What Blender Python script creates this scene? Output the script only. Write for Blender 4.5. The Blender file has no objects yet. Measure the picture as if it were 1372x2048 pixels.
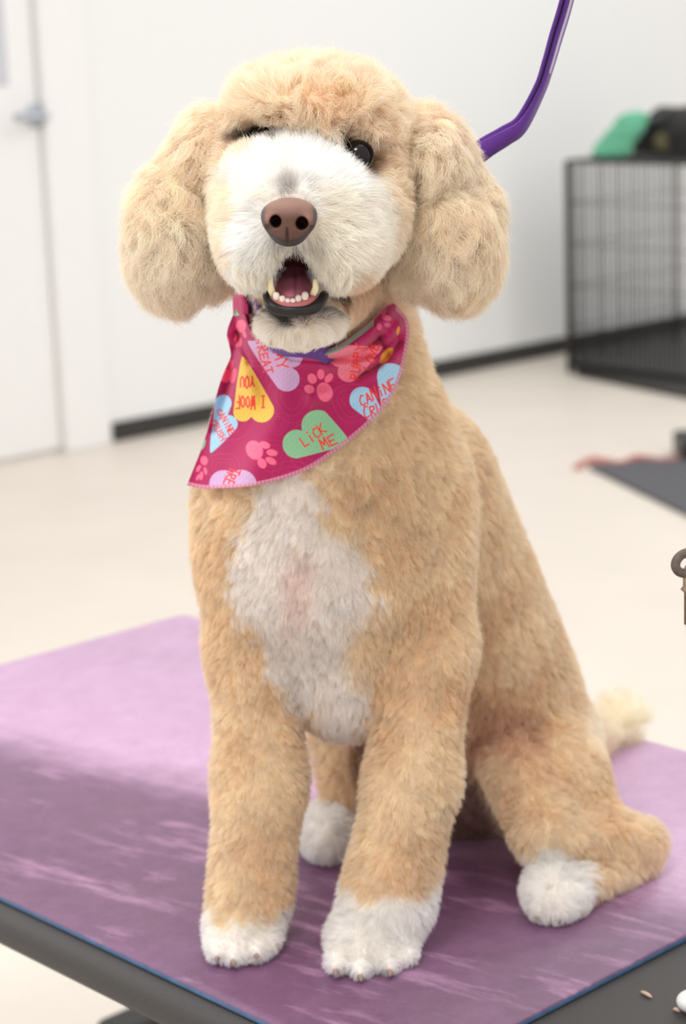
import bpy, math, random
import numpy as np
from mathutils import Vector, Matrix, kdtree

random.seed(7); rng = np.random.default_rng(7)
SC = bpy.context.scene; COL = SC.collection
FUR_Q = 1.0                      # strand count multiplier

# ------------------------------------------------------------------ camera
FPX, CX, CY = 4104.0, 686.0, 1024.0
CAM_H, TABLE_Z = 1.20, 0.55
N_ = np.array([-0.03696147, -0.97393467, -0.223797]); N_ /= np.linalg.norm(N_)
F_ = np.array([0, 0, 1.0]); F_ = F_ - (F_ @ N_) * N_; F_ /= np.linalg.norm(F_)
R_ = np.cross(F_, N_)
B_ = np.stack([R_, F_, N_])                      # camera space -> world rotation
EYE = np.array([0, 0, CAM_H])

def W(px, py, Y):
    """point seen at (px, py) whose horizontal distance from the lens is Y"""
    d = B_ @ np.array([px - CX, py - CY, FPX]); return EYE + d * (Y / d[1])
def onplane(px, py, z):
    d = B_ @ np.array([px - CX, py - CY, FPX]); return EYE + d * ((z - CAM_H) / d[2])
def PX(p):                                       # metres per pixel at p
    return float((B_.T @ (np.asarray(p) - EYE))[2]) / FPX

cam = bpy.data.cameras.new('camera'); camo = bpy.data.objects.new('camera', cam); COL.objects.link(camo)
M3 = np.stack([B_ @ [1, 0, 0], B_ @ [0, -1, 0], B_ @ [0, 0, -1]], axis=1)
mw = Matrix.Identity(4)
for i in range(3):
    for j in range(3): mw[i][j] = M3[i, j]
    mw[i][3] = EYE[i]
camo.matrix_world = mw
cam.sensor_fit = 'HORIZONTAL'; cam.sensor_width = 24.0; cam.lens = FPX / 1372 * 24
cam.clip_start = 0.05; cam.clip_end = 60
cam.dof.use_dof = True; cam.dof.focus_distance = 1.245; cam.dof.aperture_fstop = 7.6
SC.camera = camo

# ------------------------------------------------------------------ light
vs = SC.view_settings
vs.view_transform = 'Standard'; vs.look = 'None'; vs.gamma = 1; vs.use_curve_mapping = False
vs.exposure = 0.0
wd = bpy.data.worlds.new('world'); SC.world = wd; wd.use_nodes = True
wd.node_tree.nodes['Background'].inputs[0].default_value = (1.0, 0.99, 0.98, 1)
wd.node_tree.nodes['Background'].inputs[1].default_value = 1.05
def area(name, loc, aim, sx, sy, power, col=(1, 1, 1)):
    l = bpy.data.lights.new(name, 'AREA'); l.shape = 'RECTANGLE'; l.size = sx; l.size_y = sy
    l.energy = power; l.color = col
    o = bpy.data.objects.new(name, l); COL.objects.link(o); o.location = loc
    o.rotation_euler = (Vector(aim) - Vector(loc)).to_track_quat('-Z', 'Y').to_euler()
    return o
area('overhead_light', (-0.3, 1.9, 2.75), (0, 1.9, 0), 2.4, 2.4, 24, (1, 0.99, 0.975))
area('overhead_light', (-0.35, 0.30, 2.45), (0.0, 1.35, 1.1), 0.5, 0.45, 17, (1, 0.985, 0.96))  # front fill added above the camera to brighten the face
area('overhead_light', (2.2, 5.4, 2.75), (2.2, 5.4, 0), 2.6, 2.4, 38, (0.96, 0.985, 1.0))
area('window_light', (-2.6, 2.6, 1.7), (0.1, 1.4, 0.9), 1.8, 1.6, 26, (1, 1, 1))
SC.cycles.max_bounces = 14; SC.cycles.diffuse_bounces = 7; SC.cycles.transmission_bounces = 10

# ------------------------------------------------------------------ helpers
def tag(o, label=None, cat=None, group=None, kind=None):
    if label: o['label'] = label
    if cat: o['category'] = cat
    if group: o['group'] = group
    if kind: o['kind'] = kind
    return o
def link(name, me, mats=(), parent=None):
    o = bpy.data.objects.new(name, me); COL.objects.link(o)
    for m in (mats if isinstance(mats, (list, tuple)) else [mats]): me.materials.append(m)
    if parent: o.parent = parent
    return o
def mesh(name, V, Fc, mats=(), parent=None, smooth=True, fmat=None):
    me = bpy.data.meshes.new(name)
    V = np.asarray(V, dtype=np.float32)
    if isinstance(Fc, np.ndarray):
        nf, k = Fc.shape
        me.vertices.add(len(V)); me.vertices.foreach_set('co', V.ravel())
        me.loops.add(nf * k); me.loops.foreach_set('vertex_index', Fc.astype(np.int32).ravel())
        me.polygons.add(nf); me.polygons.foreach_set('loop_start', np.arange(0, nf * k, k, dtype=np.int32))
        me.update(calc_edges=True)
    else:
        me.from_pydata([tuple(map(float, v)) for v in V], [], [tuple(f) for f in Fc])
    me.polygons.foreach_set('use_smooth', np.full(len(me.polygons), smooth))
    if fmat is not None:
        me.polygons.foreach_set('material_index', np.asarray(fmat, dtype=np.int32))
    me.validate(); me.update()
    return link(name, me, mats, parent)
def colattr(o, C, name='col'):
    a = o.data.color_attributes.new(name, 'FLOAT_COLOR', 'POINT')
    A = np.ones((len(C), 4), np.float32); A[:, :3] = C; a.data.foreach_set('color', A.ravel())
def srgb(r, g, b):
    f = lambda c: (c / 255 / 12.92) if c / 255 <= 0.04045 else ((c / 255 + 0.055) / 1.055) ** 2.4
    return np.array([f(r), f(g), f(b)])

class NT:
    def __init__(s, name):
        s.m = bpy.data.materials.new(name); s.m.use_nodes = True; s.t = s.m.node_tree
        s.b = s.t.nodes['Principled BSDF']
    def n(s, kind, **kw):
        nd = s.t.nodes.new(kind)
        for k, v in kw.items():
            if k in nd.inputs: nd.inputs[k].default_value = v
            else: setattr(nd, k, v)
        return nd
    def l(s, a, b): s.t.links.new(a, b)
    def ramp(s, fac, stops):
        r = s.n('ShaderNodeValToRGB'); s.l(fac, r.inputs[0]); e = r.color_ramp.elements
        while len(e) < len(stops): e.new(0.5)
        for el, (p, c) in zip(e, stops): el.position = p; el.color = (*c, 1)
        return r.outputs[0]
    def mix(s, fac, a, b, mode='MIX'):
        m = s.n('ShaderNodeMix', data_type='RGBA', blend_type=mode)
        for sock, v in ((m.inputs[0], fac), (m.inputs[6], a), (m.inputs[7], b)):
            if hasattr(v, 'is_linked') or hasattr(v, 'links'): s.l(v, sock)
            elif isinstance(v, (int, float)): sock.default_value = v
            else: sock.default_value = (*v, 1)
        return m.outputs[2]
def mat(name, rgb, rough=0.5, spec=0.4, metal=0.0, bump=0.0, bscale=200.0, var=0.06, sheen=0.0, coat=0.0):
    t = NT(name); b = t.b
    tc = t.n('ShaderNodeTexCoord'); nz = t.n('ShaderNodeTexNoise', Scale=bscale, Detail=4.0); t.l(tc.outputs['Object'], nz.inputs['Vector'])
    rgb = np.asarray(rgb, float)
    t.l(t.ramp(nz.outputs[0], [(0.3, tuple(rgb * (1 - var))), (0.7, tuple(np.minimum(rgb * (1 + var), 1)))]), b.inputs['Base Color'])
    b.inputs['Roughness'].default_value = rough; b.inputs['Specular IOR Level'].default_value = spec
    b.inputs['Metallic'].default_value = metal; b.inputs['Sheen Weight'].default_value = sheen
    b.inputs['Coat Weight'].default_value = coat
    if bump:
        bp = t.n('ShaderNodeBump', Strength=bump, Distance=0.002); t.l(nz.outputs[0], bp.inputs['Height']); t.l(bp.outputs[0], b.inputs['Normal'])
    return t.m
def attrmat(name, rough=0.6, spec=0.3, bump=0.0, bscale=400.0, sss=0.0, sheen=0.0):
    t = NT(name); b = t.b
    a = t.n('ShaderNodeAttribute', attribute_name='col'); t.l(a.outputs['Color'], b.inputs['Base Color'])
    b.inputs['Roughness'].default_value = rough; b.inputs['Specular IOR Level'].default_value = spec
    b.inputs['Sheen Weight'].default_value = sheen
    if bump:
        tc = t.n('ShaderNodeTexCoord'); nz = t.n('ShaderNodeTexNoise', Scale=bscale, Detail=3.0); t.l(tc.outputs['Object'], nz.inputs['Vector'])
        bp = t.n('ShaderNodeBump', Strength=bump, Distance=0.0006); t.l(nz.outputs[0], bp.inputs['Height']); t.l(bp.outputs[0], b.inputs['Normal'])
    return t.m

def box_vf(x0, x1, y0, y1, z0, z1):
    V = [(x, y, z) for z in (z0, z1) for y in (y0, y1) for x in (x0, x1)]
    Fc = [(0, 2, 3, 1), (4, 5, 7, 6), (0, 1, 5, 4), (2, 6, 7, 3), (0, 4, 6, 2), (1, 3, 7, 5)]
    return V, Fc
def merge(parts):
    V, Fc = [], []
    for v, f in parts:
        b = len(V); V += [tuple(p) for p in v]; Fc += [tuple(i + b for i in q) for q in f]
    return V, Fc
def xf(vf, fn): return [fn(p) for p in vf[0]], vf[1]
def bevel(o, w, seg=3):
    m = o.modifiers.new('bevel', 'BEVEL'); m.width = w; m.segments = seg; m.limit_method = 'ANGLE'; return o
def spline(P, n, closed=False):
    """Catmull-Rom through P, n samples"""
    P = np.asarray(P, float); k = len(P)
    Q = np.vstack([P[-1:], P, P[:2]]) if closed else np.vstack([2 * P[0] - P[1], P, 2 * P[-1] - P[-2]])
    segs = k if closed else k - 1
    u = np.linspace(0, segs, n, endpoint=not closed); i = np.minimum(u.astype(int), segs - 1); t = (u - i)[:, None]
    a, b, c, d = Q[i], Q[i + 1], Q[i + 2], Q[i + 3]
    return 0.5 * ((2 * b) + (c - a) * t + (2 * a - 5 * b + 4 * c - d) * t**2 + (3 * b - a - 3 * c + d) * t**3)
def tube(P, r, n=12, closed=False):
    P = np.asarray(P, float); m = len(P); r = np.broadcast_to(np.asarray(r, float), (m,))
    T = np.gradient(P, axis=0) if not closed else np.roll(P, -1, 0) - np.roll(P, 1, 0)
    T /= np.linalg.norm(T, axis=1)[:, None] + 1e-12
    up = np.array([0.13, 0.21, 0.97]); V = []
    U = np.cross(T, up); U /= np.linalg.norm(U, axis=1)[:, None] + 1e-12
    for i in range(1, m):
        u = U[i - 1] - (U[i - 1] @ T[i]) * T[i]; U[i] = u / (np.linalg.norm(u) + 1e-12)
    Wv = np.cross(T, U); a = np.arange(n) / n * 2 * np.pi
    for i in range(m):
        V += list(P[i] + r[i] * (np.cos(a)[:, None] * U[i] + np.sin(a)[:, None] * Wv[i]))
    Fc = []
    for i in range(m if closed else m - 1):
        for j in range(n):
            a0, a1 = i * n + j, i * n + (j + 1) % n; b0, b1 = ((i + 1) % m) * n + j, ((i + 1) % m) * n + (j + 1) % n
            Fc.append((a0, a1, b1, b0))
    if not closed: Fc += [tuple(range(n))[::-1], tuple((m - 1) * n + j for j in range(n))]
    return V, Fc
def strap(P, Wd, th):
    """flat band through P with half width vectors Wd and thickness th"""
    P = np.asarray(P); Wd = np.asarray(Wd); T = np.gradient(P, axis=0)
    Nn = np.cross(T, Wd); Nn /= np.linalg.norm(Nn, axis=1)[:, None]
    ring = [P - Wd + Nn * th / 2, P + Wd + Nn * th / 2, P + Wd - Nn * th / 2, P - Wd - Nn * th / 2]
    V = np.stack(ring, 1).reshape(-1, 3); m = len(P); Fc = []
    for i in range(m - 1):
        for j in range(4):
            Fc.append((i * 4 + j, i * 4 + (j + 1) % 4, (i + 1) * 4 + (j + 1) % 4, (i + 1) * 4 + j))
    Fc += [(3, 2, 1, 0), tuple(4 * (m - 1) + j for j in range(4))]
    return V, Fc

def vnoise(P, scale, seed, n=10):
    """smooth 3-vector noise field, about unit amplitude"""
    r = np.random.default_rng(seed); out = np.zeros((len(P), 3), np.float32)
    for _ in range(n):
        k = r.normal(size=3); k = k / np.linalg.norm(k) * (2 * np.pi / scale) * r.uniform(0.6, 1.6)
        ph = r.uniform(0, 2 * np.pi); a = r.normal(size=3)
        out += np.sin(P @ k + ph)[:, None].astype(np.float32) * a.astype(np.float32)
    return out / math.sqrt(n / 2)

# ------------------------------------------------------------------ signed distance shapes
class Ell:
    def __init__(s, c, r, rot=0.0, k=0.02, L=0.01, reg='body', rx=0.0):
        s.c = np.asarray(c); s.r = np.asarray(r); s.k = k; s.L = L; s.reg = reg
        s.M = np.array((Matrix.Rotation(math.radians(rot), 3, 'Y') @ Matrix.Rotation(math.radians(rx), 3, 'X')))
        s.ext = float(max(s.r)); s.lo = s.c - s.ext; s.hi = s.c + s.ext
    def d(s, P, sh=0.0):
        q = (P - s.c) @ s.M; r = np.maximum(s.r - sh, np.minimum(s.r, 0.004))
        k0 = np.sqrt(((q / r) ** 2).sum(-1)); k1 = np.sqrt(((q / (r * r)) ** 2).sum(-1)) + 1e-9
        return k0 * (k0 - 1) / k1
class Cone:
    def __init__(s, a, b, ra, rb, k=0.02, L=0.01, reg='body'):
        s.a = np.asarray(a); s.b = np.asarray(b); s.ra = ra; s.rb = rb; s.k = k; s.L = L; s.reg = reg
        m = max(ra, rb); s.lo = np.minimum(s.a, s.b) - m; s.hi = np.maximum(s.a, s.b) + m
    def d(s, P, sh=0.0):
        ab = s.b - s.a; t = np.clip(((P - s.a) @ ab) / (ab @ ab), 0, 1)
        q = P - s.a - t[..., None] * ab
        return np.sqrt((q * q).sum(-1)) - (s.ra + (s.rb - s.ra) * t) + sh
def E(px, py, Y, hw, hh, ry, **kw):
    c = W(px, py, Y); m = PX(c); return Ell(c, (hw * m, ry, hh * m), **kw)
def C(p, q, **kw):
    a = W(*p[:3]); b = W(*q[:3]); return Cone(a, b, p[3] * PX(a), q[3] * PX(b), **kw)
def smin(a, b, k):
    h = np.maximum(k - np.abs(a - b), 0) / k; return np.minimum(a, b) - h * h * k / 4
def field(prims, P, shrink):
    F = np.full(P.shape[:-1], 1.0)
    for s in prims: F = smin(F, s.d(P, s.L * shrink), s.k)
    return F
def surface(prims, res, shrink=0.0, carve=(), post=None, pad=0.02):
    lo = np.min([s.lo for s in prims], 0) - pad; hi = np.max([s.hi for s in prims], 0) + pad
    n = np.ceil((hi - lo) / res).astype(int) + 1
    F = np.full(tuple(n), 1.0, np.float32)
    ax = [lo[i] + res * np.arange(n[i]) for i in range(3)]
    def sub(s, grow):
        i0 = np.maximum(np.floor((s.lo - grow - lo) / res).astype(int), 0); i1 = np.minimum(np.ceil((s.hi + grow - lo) / res).astype(int) + 1, n)
        sl = tuple(slice(a, b) for a, b in zip(i0, i1))
        G = np.stack(np.meshgrid(*[ax[i][sl[i]] for i in range(3)], indexing='ij'), -1); return sl, G
    for s in prims:
        sl, G = sub(s, 0.035); F[sl] = smin(F[sl], s.d(G, s.L * shrink), s.k)
    for s in carve:
        sl, G = sub(s, 0.02); F[sl] = -smin(-F[sl], s.d(G), s.k)
    if post is not None:
        G = np.stack(np.meshgrid(*ax, indexing='ij'), -1); F = post(F, G)
    S = F < 0
    c = np.zeros(tuple(n - 1), np.int8)
    for dx in (0, 1):
        for dy in (0, 1):
            for dz in (0, 1): c += S[dx:n[0] - 1 + dx, dy:n[1] - 1 + dy, dz:n[2] - 1 + dz]
    act = np.argwhere((c > 0) & (c < 8)); idx = np.full(tuple(n - 1), -1, np.int64); idx[tuple(act.T)] = np.arange(len(act))
    acc = np.zeros((len(act), 3)); cnt = np.zeros(len(act))
    cor = [(x, y, z) for x in (0, 1) for y in (0, 1) for z in (0, 1)]
    for a in cor:
        for d in range(3):
            if a[d]: continue
            b = list(a); b[d] = 1
            f0 = F[tuple((act + a).T)]; f1 = F[tuple((act + b).T)]; m = (f0 < 0) != (f1 < 0)
            t = np.where(m, f0 / np.where(m, f0 - f1, 1), 0)
            p = np.array(a, float) + t[:, None] * (np.array(b) - np.array(a)); acc[m] += p[m]; cnt += m
    V = lo + res * (act + acc / cnt[:, None])
    Q = []
    for d in range(3):
        e = [0, 0, 0]; e[d] = 1
        A = S[tuple(slice(0, n[i] - e[i]) for i in range(3))]; Bv = S[tuple(slice(e[i], n[i]) for i in range(3))]
        ed = np.argwhere(A != Bv); u, w = (d + 1) % 3, (d + 2) % 3
        ok = (ed[:, u] > 0) & (ed[:, w] > 0) & (ed[:, u] < n[u] - 1) & (ed[:, w] < n[w] - 1); ed = ed[ok]
        du = np.zeros(3, int); du[u] = 1; dw = np.zeros(3, int); dw[w] = 1
        q = np.stack([idx[tuple((ed - du - dw).T)], idx[tuple((ed - dw).T)], idx[tuple(ed.T)], idx[tuple((ed - du).T)]], 1)
        inside = A[tuple(ed.T)]; q[~inside] = q[~inside][:, ::-1]; Q.append(q)
    return V, np.vstack(Q)
def vnormals(V, Q):
    fn = np.cross(V[Q[:, 2]] - V[Q[:, 0]], V[Q[:, 3]] - V[Q[:, 1]]); Nn = np.zeros_like(V)
    for j in range(4): np.add.at(Nn, Q[:, j], fn)
    return Nn / (np.linalg.norm(Nn, axis=1)[:, None] + 1e-12)
def relax(V, Q, it=2, w=0.5):
    for _ in range(it):
        acc = np.zeros_like(V); cnt = np.zeros(len(V))
        for a, b in ((0, 1), (1, 2), (2, 3), (3, 0)):
            np.add.at(acc, Q[:, a], V[Q[:, b]]); np.add.at(cnt, Q[:, a], 1); np.add.at(acc, Q[:, b], V[Q[:, a]]); np.add.at(cnt, Q[:, b], 1)
        V = V * (1 - w) + w * acc / cnt[:, None]
    return V

# ================================================================== the room
v1c = np.array([-3294 - CX, 232 - CY, FPX]); v2c = np.array([5138 - CX, -88 - CY, FPX])
D1 = B_ @ v1c; D1[2] = 0; D1 /= np.linalg.norm(D1)          # towards back left
D2 = B_ @ v2c; D2[2] = 0; D2 -= (D2 @ D1) * D1; D2 /= np.linalg.norm(D2)   # towards back right
UP = np.array([0, 0, 1.0])

m_floor = mat('floor_vinyl', srgb(222, 212, 200), rough=0.42, spec=0.35, bscale=3.0, var=0.03)
m_wall = mat('wall_paint', (0.82, 0.82, 0.81), rough=0.8, spec=0.15, bscale=60, var=0.01, bump=0.05)
m_trim = mat('door_paint', (0.83, 0.82, 0.81), rough=0.4, spec=0.4, bscale=20, var=0.01)
m_base = mat('black_vinyl', srgb(52, 49, 47), rough=0.5, bscale=40)

o = mesh('floor', *box_vf(-5, 6, -2, 12, -0.05, 0), m_floor, smooth=False); tag(o, kind='structure')
P0 = onplane(225, 884, 0.0)                                  # wall meets floor, at the baseboard's end
def wallp(s, h, off=0.0): return P0 + D2 * s + UP * h - D1 * off   # off: out of the wall, towards the camera
def wbox(s0, s1, h0, h1, o0, o1):
    V, Fc = box_vf(0, 1, 0, 1, 0, 1)
    return [wallp(s0 + (s1 - s0) * x, h0 + (h1 - h0) * z, o1 + (o0 - o1) * y) for x, y, z in V], Fc
def solve_s(px, py, h=0.0):
    """distance along the wall of the point seen at px,py"""
    d = B_ @ np.array([px - CX, py - CY, FPX]); n = D1
    t = ((P0 - EYE) @ n) / (d @ n); p = EYE + d * t; return (p - P0) @ D2, p[2]
sT0, _ = solve_s(202, 700)          # trim right edge
sD1, _ = solve_s(112, 700)          # door slab right edge
ow = mesh('wall_back', *wbox(sT0 - 0.02, 6.5, 0, 3.2, -0.12, 0), m_wall, smooth=False); tag(ow, kind='structure')
ow = mesh('wall_back_left', *wbox(-4, sD1 - 0.95, 0, 3.2, -0.12, 0), m_wall, smooth=False); tag(ow, kind='structure')
ow = mesh('wall_above_door', *wbox(sD1 - 0.95, sT0 - 0.02, 2.12, 3.2, -0.12, 0), m_wall, smooth=False); tag(ow, kind='structure')
bb = mesh('baseboard_back', *wbox(0, 6.5, 0, 0.062, 0, 0.008), m_base, smooth=False); bevel(bb, 0.003); tag(bb, kind='structure')
fr = mesh('trim_1', *merge([wbox(sD1 + 0.004, sT0, 0, 2.12, -0.05, 0.022), wbox(sD1 - 1.03, sD1 - 0.934, 0, 2.12, -0.05, 0.022), wbox(sD1 - 1.03, sT0, 2.05, 2.12, -0.05, 0.022)]), m_trim, smooth=False)
bevel(fr, 0.004); tag(fr, kind='structure')
dr = mesh('door_1', *wbox(sD1 - 0.93, sD1, 0.012, 2.045, -0.045, -0.006), m_trim, smooth=False); bevel(dr, 0.003)
tag(dr, 'white painted door with a silver lever handle in the white back wall', 'door', kind='structure')
m_steel = mat('brushed_steel', (0.42, 0.45, 0.50), rough=0.3, metal=1.0, bscale=300)
sh, hh = solve_s(72, 232)
hp = [wallp(sh, hh, -0.006), wallp(sh, hh, 0.05), wallp(sh - 0.02, hh, 0.055), wallp(sh - 0.11, hh, 0.055)]
rose = tube([wallp(sh, hh, -0.006), wallp(sh, hh, 0.004), wallp(sh, hh, 0.006)], [0.033, 0.033, 0.026], 24)
hd = mesh('door_handle', *merge([rose, tube(spline(hp, 16), 0.0115, 12)]), m_steel, parent=dr)
m_glass = mat('grey_vision_glass', srgb(196, 198, 204), rough=0.15, spec=0.6)
s_w, _ = solve_s(14, 100); _, h_w = solve_s(5, 172)
mesh('vision_panel', *wbox(s_w - 0.17, s_w, h_w, 1.9, -0.006, -0.003), m_glass, parent=dr, smooth=False)

# ------------------------------------------------------------------ grooming table
m_rubber = mat('black_rubber_top', srgb(60, 57, 56), rough=0.55, spec=0.4, bump=0.25, bscale=900, var=0.18)
m_black = mat('black_powder_coat', srgb(36, 34, 33), rough=0.4, bscale=80)
MAT_T = 0.006
A0 = onplane(799, 2168, TABLE_Z + MAT_T); A0[2] = 0
def tp(a, b, z): return A0 + D1 * a + D2 * b + UP * z        # a along the long side, b along the short side
LM, WM = 0.964, 0.612
def rounded_slab(a0, a1, b0, b1, z0, z1, rc, rb, nb=8, nc=10):
    """slab with rounded corners (rc) and a bull-nosed edge (rb)"""
    rows = []
    H = (z1 - z0) / 2; zc = (z0 + z1) / 2
    prof = [(rb * (1 - math.cos(t)), zc + H * 1.0 * math.cos(math.pi / 2 - t) if False else 0) for t in (0,)]
    prof = []
    for i in range(nb + 1):
        t = -math.pi / 2 + math.pi * i / nb; prof.append((rb * (1 - math.cos(t)), zc + H * math.sin(t)))
    for ins, z in prof:
        ring = []
        for (ca, cb, st) in ((a1 - rc, b1 - rc, 0), (a0 + rc, b1 - rc, 1), (a0 + rc, b0 + rc, 2), (a1 - rc, b0 + rc, 3)):
            for j in range(nc + 1):
                t = math.pi / 2 * (st + j / nc); r = rc - ins; ring.append((ca + r * math.cos(t), cb + r * math.sin(t), z))
        rows.append(ring)
    m = len(rows[0]); V = [p for r in rows for p in r]; Fc = []
    for i in range(len(rows) - 1):
        for j in range(m): Fc.append((i * m + j, i * m + (j + 1) % m, (i + 1) * m + (j + 1) % m, (i + 1) * m + j))
    Fc += [tuple(range(m))[::-1], tuple((len(rows) - 1) * m + j for j in range(m))]
    return V, Fc
def tpv(vf): return [tp(*p) for p in vf[0]], vf[1]
table = bpy.data.objects.new('grooming_table', None); COL.objects.link(table)
tag(table, 'low grooming table with a thick black rubber edged top under the purple mat', 'table')
V, Fc = rounded_slab(-0.26, LM + 0.012, -0.012, WM + 0.004, TABLE_Z - 0.036, TABLE_Z, 0.045, 0.016)
mesh('table_top', *tpv((V, Fc)), m_rubber, parent=table)
fp = onplane(215, 2085, 0.03)
ra, rb_ = (fp - A0) @ D1, (fp - A0) @ D2
mesh('column', *tpv(merge([box_vf(0.30, 0.42, WM / 2 - 0.06, WM / 2 + 0.06, 0.05, TABLE_Z - 0.036)])), m_black, parent=table, smooth=False)
for a in (ra, ra - 0.62):
    b = mesh('foot', *tpv(box_vf(a - 0.03, a + 0.03, rb_ + 0.0, WM - 0.02, 0.0, 0.05)), m_black, parent=table, smooth=False); bevel(b, 0.012)
b = mesh('foot_rail', *tpv(box_vf(ra - 0.59, ra - 0.03, WM / 2 - 0.03, WM / 2 + 0.03, 0.004, 0.05)), m_black, parent=table, smooth=False); bevel(b, 0.008)

# purple mat
t = NT('purple_mat'); tc = t.n('ShaderNodeTexCoord'); b = t.b
sep = t.n('ShaderNodeSeparateXYZ'); t.l(tc.outputs['Object'], sep.inputs[0])
def mth(op, a, b2=None, c=None):
    m = t.n('ShaderNodeMath', operation=op)
    for i, v in enumerate((a, b2, c)):
        if v is None: continue
        if isinstance(v, (int, float)): m.inputs[i].default_value = v
        else: t.l(v, m.inputs[i])
    return m.outputs[0]
n_big = t.n('ShaderNodeTexNoise', Scale=5.0, Detail=6.0, Roughness=0.6); t.l(tc.outputs['Object'], n_big.inputs['Vector'])
mp = t.n('ShaderNodeMapping'); mp.inputs['Rotation'].default_value = (0, 0, math.radians(9)); mp.inputs['Scale'].default_value = (24, 5, 5); t.l(tc.outputs['Object'], mp.inputs['Vector'])
n_str = t.n('ShaderNodeTexNoise', Scale=1.6, Detail=7.0, Roughness=0.65); t.l(mp.outputs[0], n_str.inputs['Vector'])
n_fine = t.n('ShaderNodeTexNoise', Scale=260.0, Detail=3.0); t.l(tc.outputs['Object'], n_fine.inputs['Vector'])
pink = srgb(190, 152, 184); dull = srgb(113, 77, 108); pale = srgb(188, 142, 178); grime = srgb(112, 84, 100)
# near zone, ragged border: wear, plus shade and missing glare painted into the colour
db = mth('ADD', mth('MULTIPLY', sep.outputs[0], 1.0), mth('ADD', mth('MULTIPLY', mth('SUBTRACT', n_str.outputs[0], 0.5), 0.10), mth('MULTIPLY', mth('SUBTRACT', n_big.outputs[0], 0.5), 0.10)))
wear_shade = t.n('ShaderNodeMapRange'); t.l(db, wear_shade.inputs[0]); wear_shade.inputs[1].default_value = -0.04; wear_shade.inputs[2].default_value = 0.06
wear_shade.interpolation_type = 'SMOOTHSTEP'
c0 = t.mix(wear_shade.outputs[0], tuple(pink), tuple(dull))
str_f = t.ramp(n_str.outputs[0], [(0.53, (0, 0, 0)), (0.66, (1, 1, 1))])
c1 = t.mix(mth('MULTIPLY', str_f, mth('MULTIPLY', wear_shade.outputs[0], 0.6)), c0, tuple(pale))
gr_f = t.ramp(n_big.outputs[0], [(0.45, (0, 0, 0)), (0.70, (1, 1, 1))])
c2 = t.mix(mth('MULTIPLY', gr_f, mth('ADD', mth('MULTIPLY', wear_shade.outputs[0], 0.35), 0.12)), c1, tuple(grime))
n_mid = t.n('ShaderNodeTexNoise', Scale=38.0, Detail=6.0, Roughness=0.7); t.l(tc.outputs['Object'], n_mid.inputs['Vector'])
c25 = t.mix(0.45, c2, n_mid.outputs[0], 'SOFT_LIGHT')
c3 = t.mix(0.14, c25, n_fine.outputs[0], 'OVERLAY')
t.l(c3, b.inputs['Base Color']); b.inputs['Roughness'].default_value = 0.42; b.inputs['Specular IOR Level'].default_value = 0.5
bp = t.n('ShaderNodeBump', Strength=0.25, Distance=0.001); t.l(n_fine.outputs[0], bp.inputs['Height']); t.l(bp.outputs[0], b.inputs['Normal'])
m_mat = t.m
m_blue = mat('blue_mat_backing', srgb(76, 106, 142), rough=0.6, bscale=120, var=0.15)
# mat object origin sits on the border between its light far half and its darkened near half
pm = bpy.data.objects.new('floor_mat_dummy', None); bpy.data.objects.remove(pm)
mo = onplane(0, 1470, TABLE_Z + MAT_T); mo2 = onplane(430, 1570, TABLE_Z + MAT_T)
ang = math.atan2((mo2 - mo)[1], (mo2 - mo)[0]) 
Rz = Matrix.Rotation(ang - math.pi / 2, 3, 'Z')              # local x = across the border, away from the camera is negative
def matloc(vf):
    inv = np.array(Rz.transposed()); V = np.array([tp(*p) for p in vf[0]]) - np.array([mo2[0], mo2[1], 0]); return V @ inv.T, vf[1]
V, Fc = rounded_slab(0, LM, 0, WM, TABLE_Z + 0.0005, TABLE_Z + MAT_T, 0.012, 0.0008, nb=6)
nrow = 4 * 11; fm = [1 if i // nrow < 4 else 0 for i in range(len(Fc) - 2)] + [1, 0]
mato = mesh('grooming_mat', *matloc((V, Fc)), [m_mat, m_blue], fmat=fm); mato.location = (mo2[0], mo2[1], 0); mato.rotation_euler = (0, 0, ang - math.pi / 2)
bpy.context.view_layer.update()
tag(mato, 'scuffed purple rubber mat with a blue underside, covering the black table top', 'mat')

# ------------------------------------------------------------------ background on the right
crate = bpy.data.objects.new('wire_crate', None); COL.objects.link(crate)
tag(crate, 'black folding wire dog crate by the back wall under a green towel and black bag', 'dog crate')
m_wire = mat('black_wire', srgb(52, 49, 48), rough=0.4, bscale=60)
K0 = onplane(1140, 745, 0.0); CL, CWd, CH = 1.15, 0.62, 0.755
def kp(a, b, z): return K0 - D1 * a + D2 * b + UP * z        # a towards the camera, b along the wall
def bar(p, q, r): return tube(np.array([kp(*p), kp(*q)]), r, 6)
def panel(name, f, L, H, r=0.0021):
    parts = []; n = int(L / 0.021)
    for i in range(n + 1): x = L * i / n; parts.append(bar(f(x, 0.02), f(x, H), r))
    for z in np.linspace(0.02, H, 6): parts.append(bar(f(0, z), f(L, z), 0.0020))
    mesh(name, *merge(parts), m_wire, parent=crate)
panel('side_panel', lambda x, z: (x, 0, z), CL, CH)
panel('side_panel', lambda x, z: (x, CWd, z), CL, CH)
panel('end_panel', lambda x, z: (0, x, z), CWd, CH)
panel('end_panel', lambda x, z: (CL, x, z), CWd, CH)
panel('top_panel', lambda x, z: (x, z, CH), CL, CWd)
mesh('frame', *merge([bar((0, 0, 0), (0, 0, CH), 0.013), bar((0, 0, CH), (CL, 0, CH), 0.007), bar((CL, 0, 0), (CL, 0, CH), 0.008), bar((0, CWd, 0), (0, CWd, CH), 0.008), bar((0, 0, CH), (0, CWd, CH), 0.007), bar((0, 0, 0.02), (CL, 0, 0.02), 0.006)]), m_wire, parent=crate)
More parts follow.
